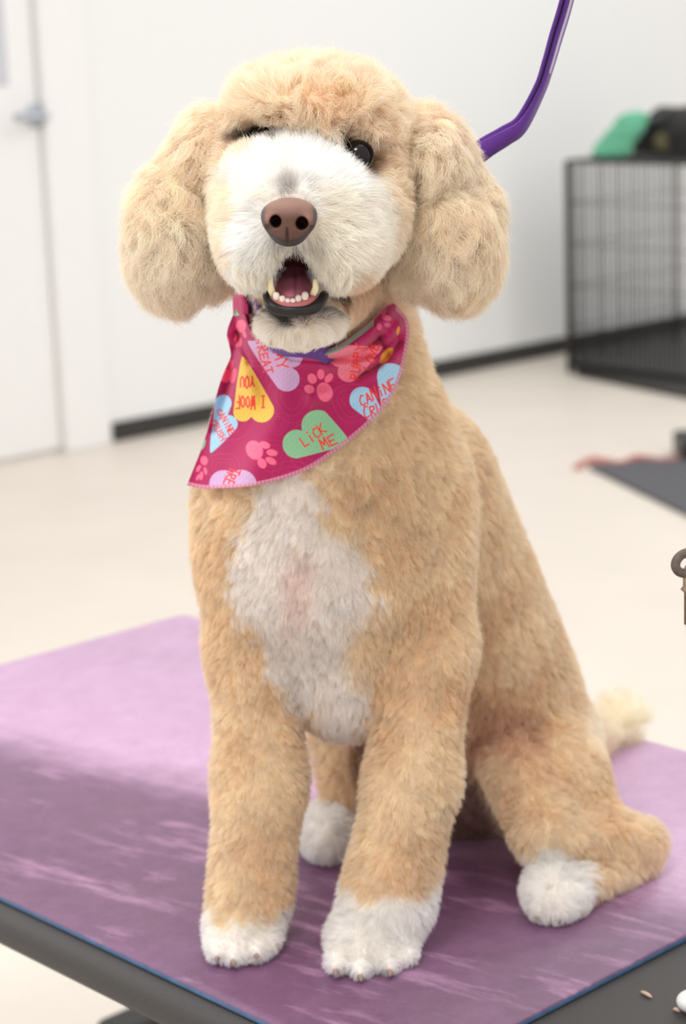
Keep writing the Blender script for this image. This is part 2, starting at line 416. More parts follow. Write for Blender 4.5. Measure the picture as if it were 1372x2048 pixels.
mesh('tray', [kp(a, b2, z) for z in (0.012, 0.034) for b2 in (0.01, CWd - 0.01) for a in (0.01, CL - 0.01)], box_vf(0, 1, 0, 1, 0, 1)[1], m_base, parent=crate, smooth=False)
m_blank = mat('taupe_blanket', srgb(136, 127, 119), rough=0.95, spec=0.1, bump=0.5, bscale=30, var=0.2, sheen=0.3)
rug = mesh('floor_mat', [onplane(px, py, z) for z in (0.001, 0.014) for px, py in ((1152, 746), (1150, 700), (1460, 808), (1460, 640))], [(0, 2, 3, 1), (4, 5, 7, 6), (0, 4, 6, 2), (1, 3, 7, 5), (0, 1, 5, 4), (2, 6, 7, 3)], m_base, smooth=False)
tag(rug, 'black rubber mat on the floor under the wire crate by the wall', 'mat')

def blob(name, prims, res, m, parent=None, noise=0.0, ns=0.05, shrink=0.0, carve=(), it=1):
    V, Q = surface(prims, res, shrink, carve); V = relax(V, Q, it)
    if noise: V = V + vnormals(V, Q) * (vnoise(V, ns, 5)[:, :1] * noise)
    c = V.mean(0); o = mesh(name, V - c, Q, m, parent); o.location = c; return o, V, Q
def kc(p, q, ra, rb, k=0.03): return Cone(kp(*p), kp(*q), ra, rb, k=k, L=0)
def lift(g, clear=0.004):
    dz = CH + clear - min(p.lo[2] for p in g)
    for p in g:
        for n_ in ('a', 'b', 'c'):
            if hasattr(p, n_): setattr(p, n_, getattr(p, n_) + np.array([0, 0, dz]))
        p.lo = p.lo + np.array([0, 0, dz]); p.hi = p.hi + np.array([0, 0, dz])
    return g
# green bundle and black bag lie on the crate's top
m_green = mat('mint_cloth', srgb(104, 182, 148), rough=0.8, bump=0.4, bscale=25, var=0.1, sheen=0.2)
pc = onplane(1140, 745, 0)                                     # only to read off distances
def kat(px, py, b):
    """point above the crate seen at px,py, b metres behind its near side"""
    d = B_ @ np.array([px - CX, py - CY, FPX]); t = ((K0 + D2 * b - EYE) @ D2) / (d @ D2); return EYE + d * t
def kz(px, b, z):
    p = kat(px, 320, b).copy(); p[2] = CH + z; return p
g = [Cone(kz(x0, b, 0.028), kz(x1, b + 0.02, 0.135), 0.024, 0.022, k=0.03, L=0) for x0, x1, b in ((1200, 1254, 0.05), (1224, 1272, 0.06), (1244, 1284, 0.07), (1200, 1254, 0.12), (1224, 1272, 0.13), (1244, 1284, 0.13))]
o, _, _ = blob('towel', lift(g, 0.010), 0.008, m_green, noise=0.004); tag(o, 'mint green bundled towel on top of the wire crate', 'towel')
m_bag = mat('black_nylon', srgb(26, 24, 25), rough=0.6, bump=0.3, bscale=40, sheen=0.2)
bag = bpy.data.objects.new('duffel_bag', None); COL.objects.link(bag)
tag(bag, 'black soft bag with an olive patch lying on the wire crate beside the towel', 'bag')
g = [Cone(kz(1278, 0.245, 0.045), kz(1470, 0.245, 0.045), 0.036, 0.04, k=0.05, L=0), Cone(kz(1302, 0.26, 0.085), kz(1450, 0.26, 0.085), 0.052, 0.056, k=0.06, L=0), Cone(kz(1328, 0.26, 0.122), kz(1430, 0.26, 0.122), 0.044, 0.05, k=0.05, L=0)]
blob('bag_body', lift(g, 0.010), 0.01, m_bag, parent=bag, noise=0.004)
m_olive = mat('olive_fabric', srgb(96, 90, 62), rough=0.8, bscale=60)
blob('patch', [Ell(kz(1332, 0.205, 0.058), (0.045, 0.014, 0.034), k=0.01, L=0)], 0.004, m_olive, parent=bag)

# grey mat in the right middle distance, red lead on its far edge, black stand foot
m_dmat = mat('charcoal_mat', srgb(84, 83, 87), rough=0.7, bscale=50, var=0.1)
q = [onplane(1178, 938, 0), onplane(1480, 1086, 0), onplane(1560, 900, 0), onplane(1372, 917, 0)]
V = [p + UP * z for z in (0.001, 0.012) for p in q]
o = mesh('floor_mat', V, [(3, 2, 1, 0), (4, 5, 6, 7), (0, 1, 5, 4), (1, 2, 6, 5), (2, 3, 7, 6), (3, 0, 4, 7)], m_dmat, smooth=False)
tag(o, 'charcoal grey floor mat at the right edge with a red lead along it', 'mat')
m_red = mat('red_lead', srgb(196, 120, 112), rough=0.8, bscale=80)
lead = spline([onplane(*p, 0.010) for p in ((1152, 934), (1185, 918), (1240, 926), (1275, 914), (1330, 920), (1400, 908))], 40)
o = mesh('lead', *tube(lead, 0.008, 8), m_red); tag(o, 'faded red lead lying along the far edge of the charcoal mat', 'lead')
pb = onplane(1400, 918, 0)
o = mesh('stand_foot', *box_vf(pb[0] - 0.06, pb[0] + 0.10, pb[1] - 0.05, pb[1] + 0.12, 0.0, 0.065), m_black, smooth=False); bevel(o, 0.012)
tag(o, 'low black block on the floor at the right edge behind the charcoal mat', 'block')

# small things on the table
m_white = mat('white_plastic', (0.75, 0.75, 0.74), rough=0.35, bscale=30)
pw = onplane(1385, 2003, TABLE_Z + 0.008)
o, _, _ = blob('plastic_cap', [Ell(pw, (0.011, 0.011, 0.0075), k=0.004, L=0)], 0.0012, m_white); tag(o, 'small white plastic cap at the right edge of the black table top', 'cap')
m_clip = mat('tan_clipping', srgb(196, 166, 146), rough=0.8)
for i, (p, q_, lb) in enumerate((((1281, 1983), (1304, 1995), 'tan clipped hair tuft on the black table top beside the mat, alone'), ((1346, 2018), (1360, 2023), 'tan clipped hair tuft on the black table top next to the white cap'))):
    a = onplane(*p, TABLE_Z + 0.0012); c = onplane(*q_, TABLE_Z + 0.0012)
    o = mesh('hair_clipping', *tube(spline([a, (a + c) / 2 + UP * 0.0006, c], 8), [0.0003, 0.0009, 0.0012, 0.0014, 0.0014, 0.0013, 0.001, 0.0004], 8), m_clip); tag(o, lb, 'hair clipping', 'hair clippings on the table')
m_brz = mat('aged_bronze', srgb(158, 140, 122), rough=0.35, metal=0.6, bscale=300, var=0.25)
m_drk = mat('dark_rubber', srgb(96, 84, 76), rough=0.6, bscale=300, var=0.2)
hk = bpy.data.objects.new('snap_hook', None); COL.objects.link(hk); tag(hk, 'aged bronze snap hook hanging by a dark ring at the right edge', 'snap hook')
YH = 1.30
rc = W(1374, 1126, YH); mpx = PX(rc); a = np.linspace(0, 2 * np.pi, 40, endpoint=False)
ring = rc + np.outer(np.cos(a), [25 * mpx, 0.004, 0]) + np.outer(np.sin(a), [0, 0, 21 * mpx])
mesh('ring', *tube(ring, 9.5 * mpx, 14, closed=True), m_drk, parent=hk)
def rod(pts): P = [W(1366 + w, y, YH) for y, w in pts]; return P
xs = [(1132, 14, 10), (1140, 14, 14), (1172, 14, 14), (1178, 14, 19), (1183, 14, 14), (1184, 14, 12), (1248, 14, 12), (1250, 14, 8), (1280, 14, 7), (1296, 14, 7), (1302, 14, 3)]
mesh('swivel', *tube([W(1366 + x, y, YH) for y, x, _ in xs], [r * mpx for _, _, r in xs], 16), m_brz, parent=hk)

mesh('cord', *tube(spline([W(1392, 1120, YH), W(1420, 1000, YH), W(1450, 600, YH), W(1470, -150, YH)], 30), 0.004, 10), m_drk, parent=hk)

# ================================================================== the dog
dog = bpy.data.objects.new('dog', None); COL.objects.link(dog)
tag(dog, 'apricot and white curly doodle sitting on the purple mat, mouth open, wearing a bandana', 'dog')
GZ = TABLE_Z + MAT_T
Ls, Lb, Lm, Le, Lc, Lt, Ll, Lp = 0.021, 0.017, 0.012, 0.024, 0.014, 0.011, 0.010, 0.009
prims = [
    # trunk
    E(655, 905, 1.445, 245, 210, 0.100, k=0.03, L=Lt, reg='body'),
    E(662, 1080, 1.455, 272, 250, 0.112, k=0.03, L=Lt, reg='body'),
    E(690, 1290, 1.475, 150, 195, 0.095, k=0.04, L=Lt, reg='body'),
    C((800, 985, 1.51, 205), (960, 1400, 1.60, 212), k=0.04, L=Lt, reg='body'),
    E(1005, 1480, 1.665, 205, 150, 0.130, k=0.04, L=Lt, reg='body'),
    E(860, 1540, 1.64, 170, 100, 0.080, k=0.02, L=0.006, reg='belly'),
    C((655, 470, 1.385, 150), (672, 820, 1.445, 208), k=0.03, L=0.012, reg='neck'),
    # tail
    C((1160, 1500, 1.74, 45), (1235, 1455, 1.82, 52), k=0.02, L=0.022, reg='tail'),
    E(1245, 1430, 1.83, 55, 60, 0.035, k=0.02, L=0.025, reg='tail'),
    # front legs
    C((845, 960, 1.425, 100), (852, 1290, 1.415, 103), k=0.025, L=Ll, reg='leg'),
    C((852, 1300, 1.415, 100), (825, 1560, 1.395, 96), k=0.02, L=Ll, reg='leg'),
    C((825, 1560, 1.395, 93), (775, 1800, 1.385, 108), k=0.02, L=Ll, reg='leg'),
    E(738, 1882, 1.378, 98, 84, 0.043, k=0.012, L=Lp, reg='paw'),
    C((480, 1010, 1.43, 95), (508, 1300, 1.43, 98), k=0.025, L=Ll, reg='leg'),
    C((510, 1300, 1.43, 98), (520, 1560, 1.42, 94), k=0.02, L=Ll, reg='leg'),
    C((520, 1560, 1.42, 92), (500, 1790, 1.41, 95), k=0.02, L=Ll, reg='leg'),
    E(484, 1862, 1.402, 86, 74, 0.042, k=0.012, L=Lp, reg='paw'),
    # toes
    E(672, 1925, 1.345, 30, 36, 0.018, k=0.008, L=0.006, reg='paw'),
    E(722, 1938, 1.340, 33, 38, 0.018, k=0.008, L=0.006, reg='paw'),
    E(780, 1932, 1.345, 32, 36, 0.018, k=0.008, L=0.006, reg='paw'),
    E(818, 1905, 1.355, 26, 34, 0.018, k=0.008, L=0.006, reg='paw'),
    E(432, 1898, 1.372, 28, 34, 0.018, k=0.008, L=0.006, reg='paw'),
    E(470, 1908, 1.366, 30, 34, 0.018, k=0.008, L=0.006, reg='paw'),
    E(515, 1898, 1.370, 30, 34, 0.018, k=0.008, L=0.006, reg='paw'),
    E(546, 1880, 1.380, 22, 28, 0.018, k=0.008, L=0.006, reg='paw'),
    # near hind leg
    E(1085, 1535, 1.555, 132, 118, 0.075, k=0.016, L=Ll, reg='thigh', rot=0),
    C((1085, 1540, 1.535, 112), (1165, 1650, 1.515, 92), k=0.02, L=Ll, reg='thigh'),
    C((1015, 1530, 1.50, 68), (1085, 1665, 1.47, 72), k=0.02, L=Ll, reg='thigh'),
    C((1095, 1672, 1.465, 66), (1278, 1690, 1.505, 68), k=0.015, L=Ll, reg='thigh'),
    C((1272, 1735, 1.50, 56), (1150, 1775, 1.455, 66), k=0.004, L=Ll, reg='foot'),
    E(1108, 1785, 1.44, 74, 68, 0.040, k=0.012, L=Lp, reg='paw'),
    E(1078, 1822, 1.418, 24, 30, 0.015, k=0.008, L=0.005, reg='paw'),
    E(1120, 1826, 1.418, 26, 30, 0.015, k=0.008, L=0.005, reg='paw'),
    E(1160, 1815, 1.43, 24, 28, 0.015, k=0.008, L=0.005, reg='paw'),
    # far hind leg
    C((702, 1440, 1.63, 102), (698, 1592, 1.60, 66), k=0.015, L=Ll, reg='leg'),
    C((850, 1660, 1.60, 55), (1000, 1690, 1.60, 60), k=0.02, L=Ll, reg='leg'),
    E(655, 1665, 1.572, 66, 66, 0.045, k=0.006, L=Lp, reg='paw'),
]
# ------- head
head = [
    E(632, 266, 1.345, 205, 154, 0.095, k=0.02, L=Ls, reg='skull'),
    E(612, 196, 1.300, 172, 74, 0.056, k=0.02, L=Lb, reg='brow', rot=4),
    E(745, 400, 1.320, 88, 140, 0.060, k=0.02, L=Lc, reg='cheek'),
    E(470, 385, 1.325, 62, 130, 0.055, k=0.02, L=Lc, reg='cheek'),
    E(603, 405, 1.268, 172, 134, 0.072, k=0.012, L=Lm, reg='muzzle'),
    E(500, 328, 1.275, 56, 58, 0.040, k=0.014, L=Lm, reg='muzzle'),
    E(517, 490, 1.262, 92, 98, 0.062, k=0.022, L=Lm, reg='muzzle'),
    E(684, 490, 1.262, 104, 102, 0.064, k=0.022, L=Lm, reg='muzzle'),
    C((578, 430, 1.215, 50), (590, 330, 1.27, 60), k=0.02, L=0.006, reg='muzzle'),
    C((600, 634, 1.268, 66), (640, 560, 1.345, 122), k=0.006, L=0.010, reg='chin'),
    E(600, 650, 1.258, 106, 48, 0.036, k=0.012, L=0.010, reg='chin'),
]
ears = [
    C((428, 288, 1.350, 86), (350, 425, 1.350, 106), k=0.02, L=Le * 0.9, reg='ear'), C((850, 290, 1.352, 88), (916, 425, 1.352, 106), k=0.02, L=Le * 0.9, reg='ear'),
    E(424, 505, 1.360, 76, 108, 0.036, k=0.006, L=Le * 0.9, reg='ear'), E(832, 508, 1.362, 76, 104, 0.036, k=0.006, L=Le * 0.9, reg='ear'),
    E(360, 465, 1.345, 128, 178, 0.052, k=0.006, L=Le, reg='ear', rot=10),
    E(418, 322, 1.345, 88, 118, 0.046, k=0.014, L=Le * 0.9, reg='ear', rot=14),
    E(897, 472, 1.350, 126, 172, 0.054, k=0.006, L=Le, reg='ear', rot=-10),
    E(852, 322, 1.345, 98, 118, 0.046, k=0.014, L=Le * 0.9, reg='ear', rot=-16),
]
mouth_cut = [E(588, 562, 1.205, 57, 64, 0.050, k=0.006)]
eye_c = [W(716, 313, 1.264), W(520, 282, 1.282)]
sock = [Ell(c, (0.0115,) * 3, k=0.010) for c in eye_c]
ALLP = prims + head + ears
def clampfloor(F, G): return -smin(-F, -(GZ + 0.003 - G[..., 2]), 0.004)
V, Q = surface(ALLP, 0.0036, 0.72, carve=mouth_cut + sock, post=clampfloor)
V = relax(V, Q, 2, 0.5); VN = vnormals(V, Q)

# ------------------------------------------------------------------ bandana surface (drapes over the neck and chest)
torso = [p for p in prims if p.reg in ('body', 'neck') or (p.reg == 'leg')][:12]
def ray_hit(px, py, off, y0=1.15, y1=1.415):
    Y = np.full(px.shape, y0)
    d = np.stack([px - CX, py - CY, np.full(px.shape, FPX)], -1) @ B_.T; d = d / d[..., 1:2]
    for _ in range(40):
        f = field(torso, EYE + d * Y[..., None], 0.25) - off
        Y = np.minimum(Y + np.clip(f, -0.01, 0.05) * 0.9, y1)
    return Y, d
top = spline([(481, 601), (489, 628), (507, 668), (540, 694), (590, 703), (626, 703), (665, 696), (700, 676), (741, 644), (768, 616), (785, 604)], 400)
hem = spline([(374, 970), (400, 976), (430, 977), (514, 970), (605, 944), (668, 905), (736, 849), (780, 797), (803, 744), (817, 678), (815, 640), (797, 618)], 400)
lef = spline([(481, 601), (462, 640), (454, 667), (459, 690), (461, 715), (446, 750), (435, 783), (421, 840), (404, 895), (374, 970)], 300)
rig = spline([(785, 604), (790, 610), (797, 618)], 300)
def resamp(P, n, w=None):
    s = np.concatenate([[0], np.cumsum(np.linalg.norm(np.diff(P, axis=0), axis=1))]); s /= s[-1]
    u = np.linspace(0, 1, n) if w is None else w(np.linspace(0, 1, n)); return np.stack([np.interp(u, s, P[:, i]) for i in range(2)], 1)
def coons(nu, nv):
    T, Bm, Lf, Rg = resamp(top, nu), resamp(hem, nu), resamp(lef, nv), resamp(rig, nv)
    u = np.linspace(0, 1, nu)[:, None, None]; v = np.linspace(0, 1, nv)[None, :, None]
    S = (1 - v) * T[:, None] + v * Bm[:, None] + (1 - u) * Lf[None] + u * Rg[None]
    return S - ((1 - u) * (1 - v) * T[0] + u * (1 - v) * T[-1] + (1 - u) * v * Bm[0] + u * v * Bm[-1])
def blur2(A, it):
    for _ in range(it):
        Bp = np.pad(A, 1, mode='edge'); A = (Bp[1:-1, 1:-1] * 4 + Bp[:-2, 1:-1] + Bp[2:, 1:-1] + Bp[1:-1, :-2] + Bp[1:-1, 2:]) / 8
    return A
def dseg(P, a, b):
    a = np.asarray(a, float); b = np.asarray(b, float); ab = b - a
    t = np.clip(((P - a) @ ab) / (ab @ ab + 1e-9), 0, 1); q = P - a - t[..., None] * ab; return np.sqrt((q * q).sum(-1))
def dpoly(P, pts): return np.min([dseg(P, pts[i], pts[i + 1]) for i in range(len(pts) - 1)], 0)
def depth_on_cloth(nu, nv):
    G = coons(121, 91); Y, _ = ray_hit(G[..., 0], G[..., 1], 0.004); Y = blur2(Y, 26)
    y_ = lambda a: (a - 580) ; pc_ = lambda x, y: (360 + x / 2.858, 580 + y / 2.858)
    def fold(pts, w, amp): return amp * np.exp(-(dpoly(G, [pc_(*p) for p in pts]) / w) ** 2)
    f = fold([(380, 170), (470, 300), (620, 375), (830, 385), (1000, 320), (1120, 230), (1190, 150)], 16, 0.0070)
    f += fold([(1250, 200), (1180, 330), (1050, 410), (850, 440)], 13, 0.0050) - fold([(1240, 260), (1140, 360), (1000, 400), (840, 400)], 8, 0.0040)
    f += fold([(1290, 330), (1180, 470), (1000, 560), (760, 620)], 17, 0.0045) - fold([(1270, 400), (1120, 520), (900, 590)], 12, 0.0030)
    f += fold([(290, 260), (350, 420), (420, 620)], 16, 0.0040) - fold([(310, 330), (290, 500), (200, 800)], 10, 0.0050)
    f += fold([(600, 420), (560, 700), (420, 1000)], 30, 0.0035) + fold([(900, 520), (960, 700)], 24, 0.0025)
    f -= fold([(505, 330), (640, 392), (830, 408), (1010, 360), (1150, 262)], 6, 0.0035) + fold([(1255, 300), (1150, 420), (1020, 500)], 6, 0.003) + fold([(330, 250), (395, 420)], 6, 0.003) + fold([(1120, 240), (1200, 380)], 6, 0.003)
    f += 0.0015 * np.sin(G[..., 0] / 23 + G[..., 1] / 41)
    Y = Y - f * 1.9
    iu = np.linspace(0, 120, nu); iv = np.linspace(0, 90, nv)
    u0 = np.minimum(iu.astype(int), 119); v0 = np.minimum(iv.astype(int), 89); fu = (iu - u0)[:, None]; fv = (iv - v0)[None]
    fu = fu * fu * (3 - 2 * fu) * 0.35 + fu * 0.65; fv = fv * fv * (3 - 2 * fv) * 0.35 + fv * 0.65
    return (Y[u0][:, v0] * (1 - fu) * (1 - fv) + Y[u0 + 1][:, v0] * fu * (1 - fv) + Y[u0][:, v0 + 1] * (1 - fu) * fv + Y[u0 + 1][:, v0 + 1] * fu * fv)
NU, NV = 620, 480
G2 = coons(NU, NV); Yc = blur2(depth_on_cloth(NU, NV), 10)
dd = np.stack([G2[..., 0] - CX, G2[..., 1] - CY, np.full(Yc.shape, FPX)], -1) @ B_.T; dd = dd / dd[..., 1:2]
CP = EYE + dd * Yc[..., None]                                    # cloth points

# ---- the print: hearts, paws and hand lettering, in cloth coordinates (x to the right, y down)
X2 = (G2 - np.array([360, 580])) * 2.858
LET = {'A': [[(0, 0), (.45, 1), (1, 0)], [(.2, .35), (.8, .35)]], 'C': [[(1, .9), (.5, 1), (.05, .6), (.1, .15), (.5, 0), (1, .1)]],
       'E': [[(1, 1), (0, 1), (0, 0), (1, 0)], [(0, .5), (.75, .5)]], 'F': [[(1, 1), (0, 1), (0, 0)], [(0, .5), (.7, .5)]],
       'H': [[(0, 0), (0, 1)], [(1, 0), (1, 1)], [(0, .5), (1, .5)]], 'I': [[(.1, 1), (.9, 1)], [(.5, 1), (.5, 0)], [(.1, 0), (.9, 0)]],
       'i': [[(.5, .6), (.5, 0)], [(.5, .88), (.5, .96)]], 'K': [[(0, 0), (0, 1)], [(1, 1), (0, .45), (1, 0)]], 'L': [[(0, 1), (0, 0), (.9, 0)]],
       'M': [[(0, 0), (.1, 1), (.5, .35), (.9, 1), (1, 0)]], 'N': [[(0, 0), (0, 1), (1, 0), (1, 1)]],
       'O': [[(.5, 0), (.05, .3), (.1, .8), (.5, 1), (.92, .75), (.92, .25), (.5, 0)]], 'P': [[(0, 0), (0, 1), (.8, .95), (.85, .6), (0, .5)]],
       'R': [[(0, 0), (0, 1), (.8, .95), (.8, .6), (0, .5), (1, 0)]], 'S': [[(.95, .9), (.4, 1), (.1, .75), (.85, .35), (.6, 0), (.05, .1)]],
       'T': [[(0, 1), (1, 1)], [(.5, 1), (.5, 0)]], 'U': [[(0, 1), (.05, .2), (.5, 0), (.95, .2), (1, 1)]],
       'V': [[(0, 1), (.5, 0), (1, 1)]], 'W': [[(0, 1), (.25, 0), (.5, .7), (.75, 0), (1, 1)]], 'Y': [[(0, 1), (.5, .5), (1, 1)], [(.5, .5), (.5, 0)]]}
PC = np.empty(X2.shape[:2] + (3,)); PC[:] = srgb(176, 30, 92)
def rotv(v, deg):
    a = math.radians(deg); c, s = math.cos(a), math.sin(a); return np.stack([v[..., 0] * c + v[..., 1] * s, -v[..., 0] * s + v[..., 1] * c], -1)
def put(mask, col):
    m = np.clip(mask, 0, 1)[..., None]; PC[:] = PC * (1 - m) + np.asarray(col) * m
def ell2(c, rx, ry, deg=0):
    q = rotv(X2 - np.array(c), deg); return (1 - np.sqrt((q[..., 0] / rx) ** 2 + (q[..., 1] / ry) ** 2)) * min(rx, ry)
def heart(c, sz, deg, col, asp=1.0):
    """deg 0: point down; turns clockwise"""
    q = rotv(X2 - np.array(c), deg) / sz; x = np.abs(q[..., 0]) / asp; y = -q[..., 1] + 0.1
    a = x * x + (y - np.sqrt(x) * 0.72) ** 2
    f = (1 - np.sqrt(a)) * sz; put(f / 2.5 + 0.5, col)
def heart3(tip, l1, r1, l2, r2, col):
    f = np.full(X2.shape[:2], -99.0)
    for l, r in ((l1, r1), (l2, r2)):
        a = np.asarray(tip, float); ab = np.asarray(l, float) - a; t = np.clip(((X2 - a) @ ab) / (ab @ ab), 0, 1); q = X2 - a - t[..., None] * ab
        f = np.maximum(f, 2 + (r - 2) * t ** 0.75 - np.sqrt((q * q).sum(-1)))
    g = vnoise(np.concatenate([X2.reshape(-1, 2), np.zeros((NU * NV, 1))], 1), 14, 77)[:, :1].reshape(NU, NV, 1) * 0.05
    m = np.clip(f / 2.5 + 0.5, 0, 1)[..., None]; PC[:] = PC * (1 - m) + np.clip(np.asarray(col) * (1 + g), 0, 1) * m
def text(s, c, h, deg, col=(238, 62, 58), w=None, th=4.6, skew=0.0):
    w = w or h * 0.62; n = len(s); q = rotv(X2 - np.array(c), deg); m = np.full(q.shape[:2], 99.0)
    near = (np.abs(q[..., 0]) < w * n * 0.8 + 20) & (np.abs(q[..., 1]) < h + 20); P = q[near]; mm = np.full(len(P), 99.0)
    for i, ch in enumerate(s):
        if ch == ' ': continue
        x0 = (i - n / 2) * w + w * 0.12; hv = h * (1 + 0.12 * math.sin(i * 2.3 + h))
        for pl in LET[ch]:
            pts = [(x0 + a * w * 0.74 + skew * (b - 0.5) * h, h / 2 - b * hv + 2 * math.sin(i * 1.7)) for a, b in pl]
            mm = np.minimum(mm, dpoly(P, pts))
    m[near] = mm; put((th - m) / 1.6 + 0.5, srgb(*col))
def paw(c, sz, deg, toes, col=(244, 108, 142), deg2=0):
    put(ell2(c, sz * 0.82, sz, deg) / 2 + 0.5, srgb(*col))
    for x, y, r1, r2, dg in toes: put(ell2((x, y), r1, r2, dg) / 2 + 0.5, srgb(*col))
# faint swirls
sw = np.zeros(X2.shape[:2])
for (cx_, cy_, r_) in ((640, 620, 130), (520, 940, 90), (760, 900, 150), (980, 640, 110), (420, 480, 120), (900, 430, 90), (300, 700, 150), (640, 1080, 110), (1100, 300, 130), (250, 1020, 90), (560, 760, 60)):
    r = np.sqrt(((X2 - np.array([cx_, cy_])) ** 2).sum(-1)) + 8 * np.sin(np.arctan2(X2[..., 1] - cy_, X2[..., 0] - cx_) * 3)
    for k in (0.45, 0.7, 1.0): sw = np.maximum(sw, np.clip(1.6 - np.abs(r - r_ * k) / 1.6, 0, 1))
put(sw * 0.28, srgb(222, 80, 130))
YEL, LIL, BLU, GRN, PNK = srgb(238, 194, 84), srgb(206, 166, 208), srgb(164, 208, 236), srgb(142, 196, 152), srgb(238, 124, 146)
heart3((360, 384), (362, 698), 54, (470, 688), 70, YEL)
text('YOU', (386, 526), 62, 180, w=27); text('I WOOF', (405, 640), 66, 180, w=29)
heart3((392, 292), (612, 508), 72, (640, 378), 62, LIL)
text('MY', (576, 398), 56, 74, w=58); text('TREAT', (484, 378), 50, 76, w=42)
paw((826, 582), 54, -14, ((740, 568, 30, 24, 30), (756, 506, 25, 31, -25), (806, 480, 21, 30, 0), (851, 502, 20, 31, 32)))
heart3((1152, 326), (962, 466), 62, (905, 378), 60, PNK); text('PUPPY', (1012, 410), 50, -80, w=42); text('LOVE', (1094, 378), 44, -70, w=40)
heart3((1190, 806), (1042, 628), 74, (1206, 500), 82, BLU); text('CANiNE', (1126, 586), 60, -27, w=39, skew=0.15); text('CRUSH', (1136, 672), 58, -22, w=39, skew=0.15)
heart3((966, 872), (668, 880), 82, (786, 776), 92, GRN); text('LiCK', (760, 828), 62, -34, w=40); text('ME', (848, 868), 58, -28, w=52)
paw((428, 916), 56, -28, ((486, 887, 31, 20, 15), (526, 930, 31, 19, 8), (520, 976, 33, 19, 28), (470, 990, 23, 30, -28)))
heart3((178, 930), (248, 648), 50, (282, 766), 50, BLU); text('CANiNE', (264, 752), 36, 60, w=27, th=3.6); text('CRUSH', (222, 800), 36, 62, w=26, th=3.6)
heart3((300, 1230), (252, 1112), 82, (356, 1112), 84, LIL); text('TREAT', (284, 1100), 58, 112, w=36)
paw((352, 206), 36, 8, ((320, 268, 11, 25, 20), (346, 300, 11, 27, 5), (372, 252, 10, 24, -20), (330, 310, 8, 20, 10)))
paw((262, 490), 40, 15, ((308, 490, 18, 44, 12), (292, 430, 15, 34, 10), (268, 300, 16, 34, 0)), (240, 92, 130))
paw((140, 975), 26, -10, ((108, 1020, 11, 22, 30), (124, 1062, 11, 24, 6), (148, 1034, 9, 22, -14), (104, 1072, 8, 18, 24)))
paw((1160, 120), 26, 0, ((1138, 208, 13, 19, 0), (1184, 198, 18, 13, 10), (1180, 160, 25, 15, 10)), (214, 90, 130))
put(ell2((1180, 376), 26, 56, 38) / 3 + 0.5, srgb(226, 150, 44)); put(ell2((1244, 232), 9, 24, 10) / 3 + 0.5, srgb(226, 150, 44))
put(ell2((326, 112), 32, 38, 20) / 3 + 0.5, GRN); put(ell2((354, 40), 16, 34, 10) / 3 + 0.5, srgb(226, 84, 80)); put(ell2((136, 884), 9, 30, 20) / 3 + 0.5, GRN)
for c, dg in (((817, 578), -14), ((428, 912), -28)):               # little heart drawn inside each paw's pad
    q = rotv(X2 - np.array(c), dg) / 19; x = np.abs(q[..., 0]); y = -q[..., 1] + 0.1; r = np.sqrt(x * x + (y - np.sqrt(x) * 0.72) ** 2)
    put((1.4 - np.abs(r - 0.85) * 19) / 1.6, srgb(176, 30, 92))
# pale green underside showing along the rolled edge, overlock stitching on the borders
uu = np.linspace(0, 1, NU)[:, None]; vv = np.linspace(0, 1, NV)[None]
d_hem = np.min([np.sqrt(((X2 - (p - np.array([360, 580])) * 2.858) ** 2).sum(-1)) for p in resamp(hem, 260)], 0)
d_top = np.min([np.sqrt(((X2 - (p - np.array([360, 580])) * 2.858) ** 2).sum(-1)) for p in resamp(top, 260)], 0)
ins = (d_top < 30) & (X2[..., 0] > 700) & (X2[..., 0] < 1110)
put(ins * np.clip((30 - d_top) / 3, 0, 1), srgb(150, 176, 160))
for dist, wd_, on in ((d_hem, 21, np.ones_like(d_hem)), (d_top, 9, (X2[..., 0] > 640) * 1.0)):
    st = 0.5 + 0.5 * np.sin(uu * 520 + vv * 0)
    base = srgb(226, 150, 176) * (0.62 + 0.38 * st[..., None]); m = (np.clip((wd_ - dist) / 2, 0, 1) * on)[..., None] * 0.85
    PC = PC * (1 - m) + base * m
ridge = np.clip(1 - np.abs(d_hem - 10) / 10, 0, 1) * 0.0006
CPv = CP.reshape(-1, 3) - (dd / np.linalg.norm(dd, axis=-1)[..., None] * ridge[..., None]).reshape(-1, 3)
ii = np.arange(NU * NV).reshape(NU, NV)
CQ = np.stack([ii[:-1, :-1], ii[:-1, 1:], ii[1:, 1:], ii[1:, :-1]], -1).reshape(-1, 4)
# the part that goes round the back of the neck
bc = spline([W(778, 612, 1.395), W(812, 634, 1.412), W(800, 612, 1.455), W(720, 585, 1.49), W(620, 580, 1.495), W(520, 590, 1.47), W(466, 612, 1.435), W(478, 622, 1.405), W(504, 640, 1.398)], 120)
hgt = np.interp(np.linspace(0, 1, 120), [0, .1, .3, .7, .9, 1], [.008, .022, .02, .02, .02, .012])
BV = np.stack([bc + np.array([0, 0, 1.0]) * hgt[:, None] * k + np.stack([0.002 * np.sin(np.arange(120) / 7)] * 3, 1) for k in np.linspace(-1, 1, 14)], 1)
ib = np.arange(120 * 14).reshape(120, 14) + NU * NV
BQ = np.stack([ib[:-1, :-1], ib[1:, :-1], ib[1:, 1:], ib[:-1, 1:]], -1).reshape(-1, 4)
m_cloth = attrmat('bandana_cotton', rough=0.75, spec=0.25, bump=0.35, bscale=1800, sheen=0.15)
ban = mesh('bandana', np.vstack([CPv, BV.reshape(-1, 3)]), np.vstack([CQ, BQ]), m_cloth)
colattr(ban, np.vstack([PC.reshape(-1, 3), np.tile(srgb(176, 30, 92), (120 * 14, 1))]))
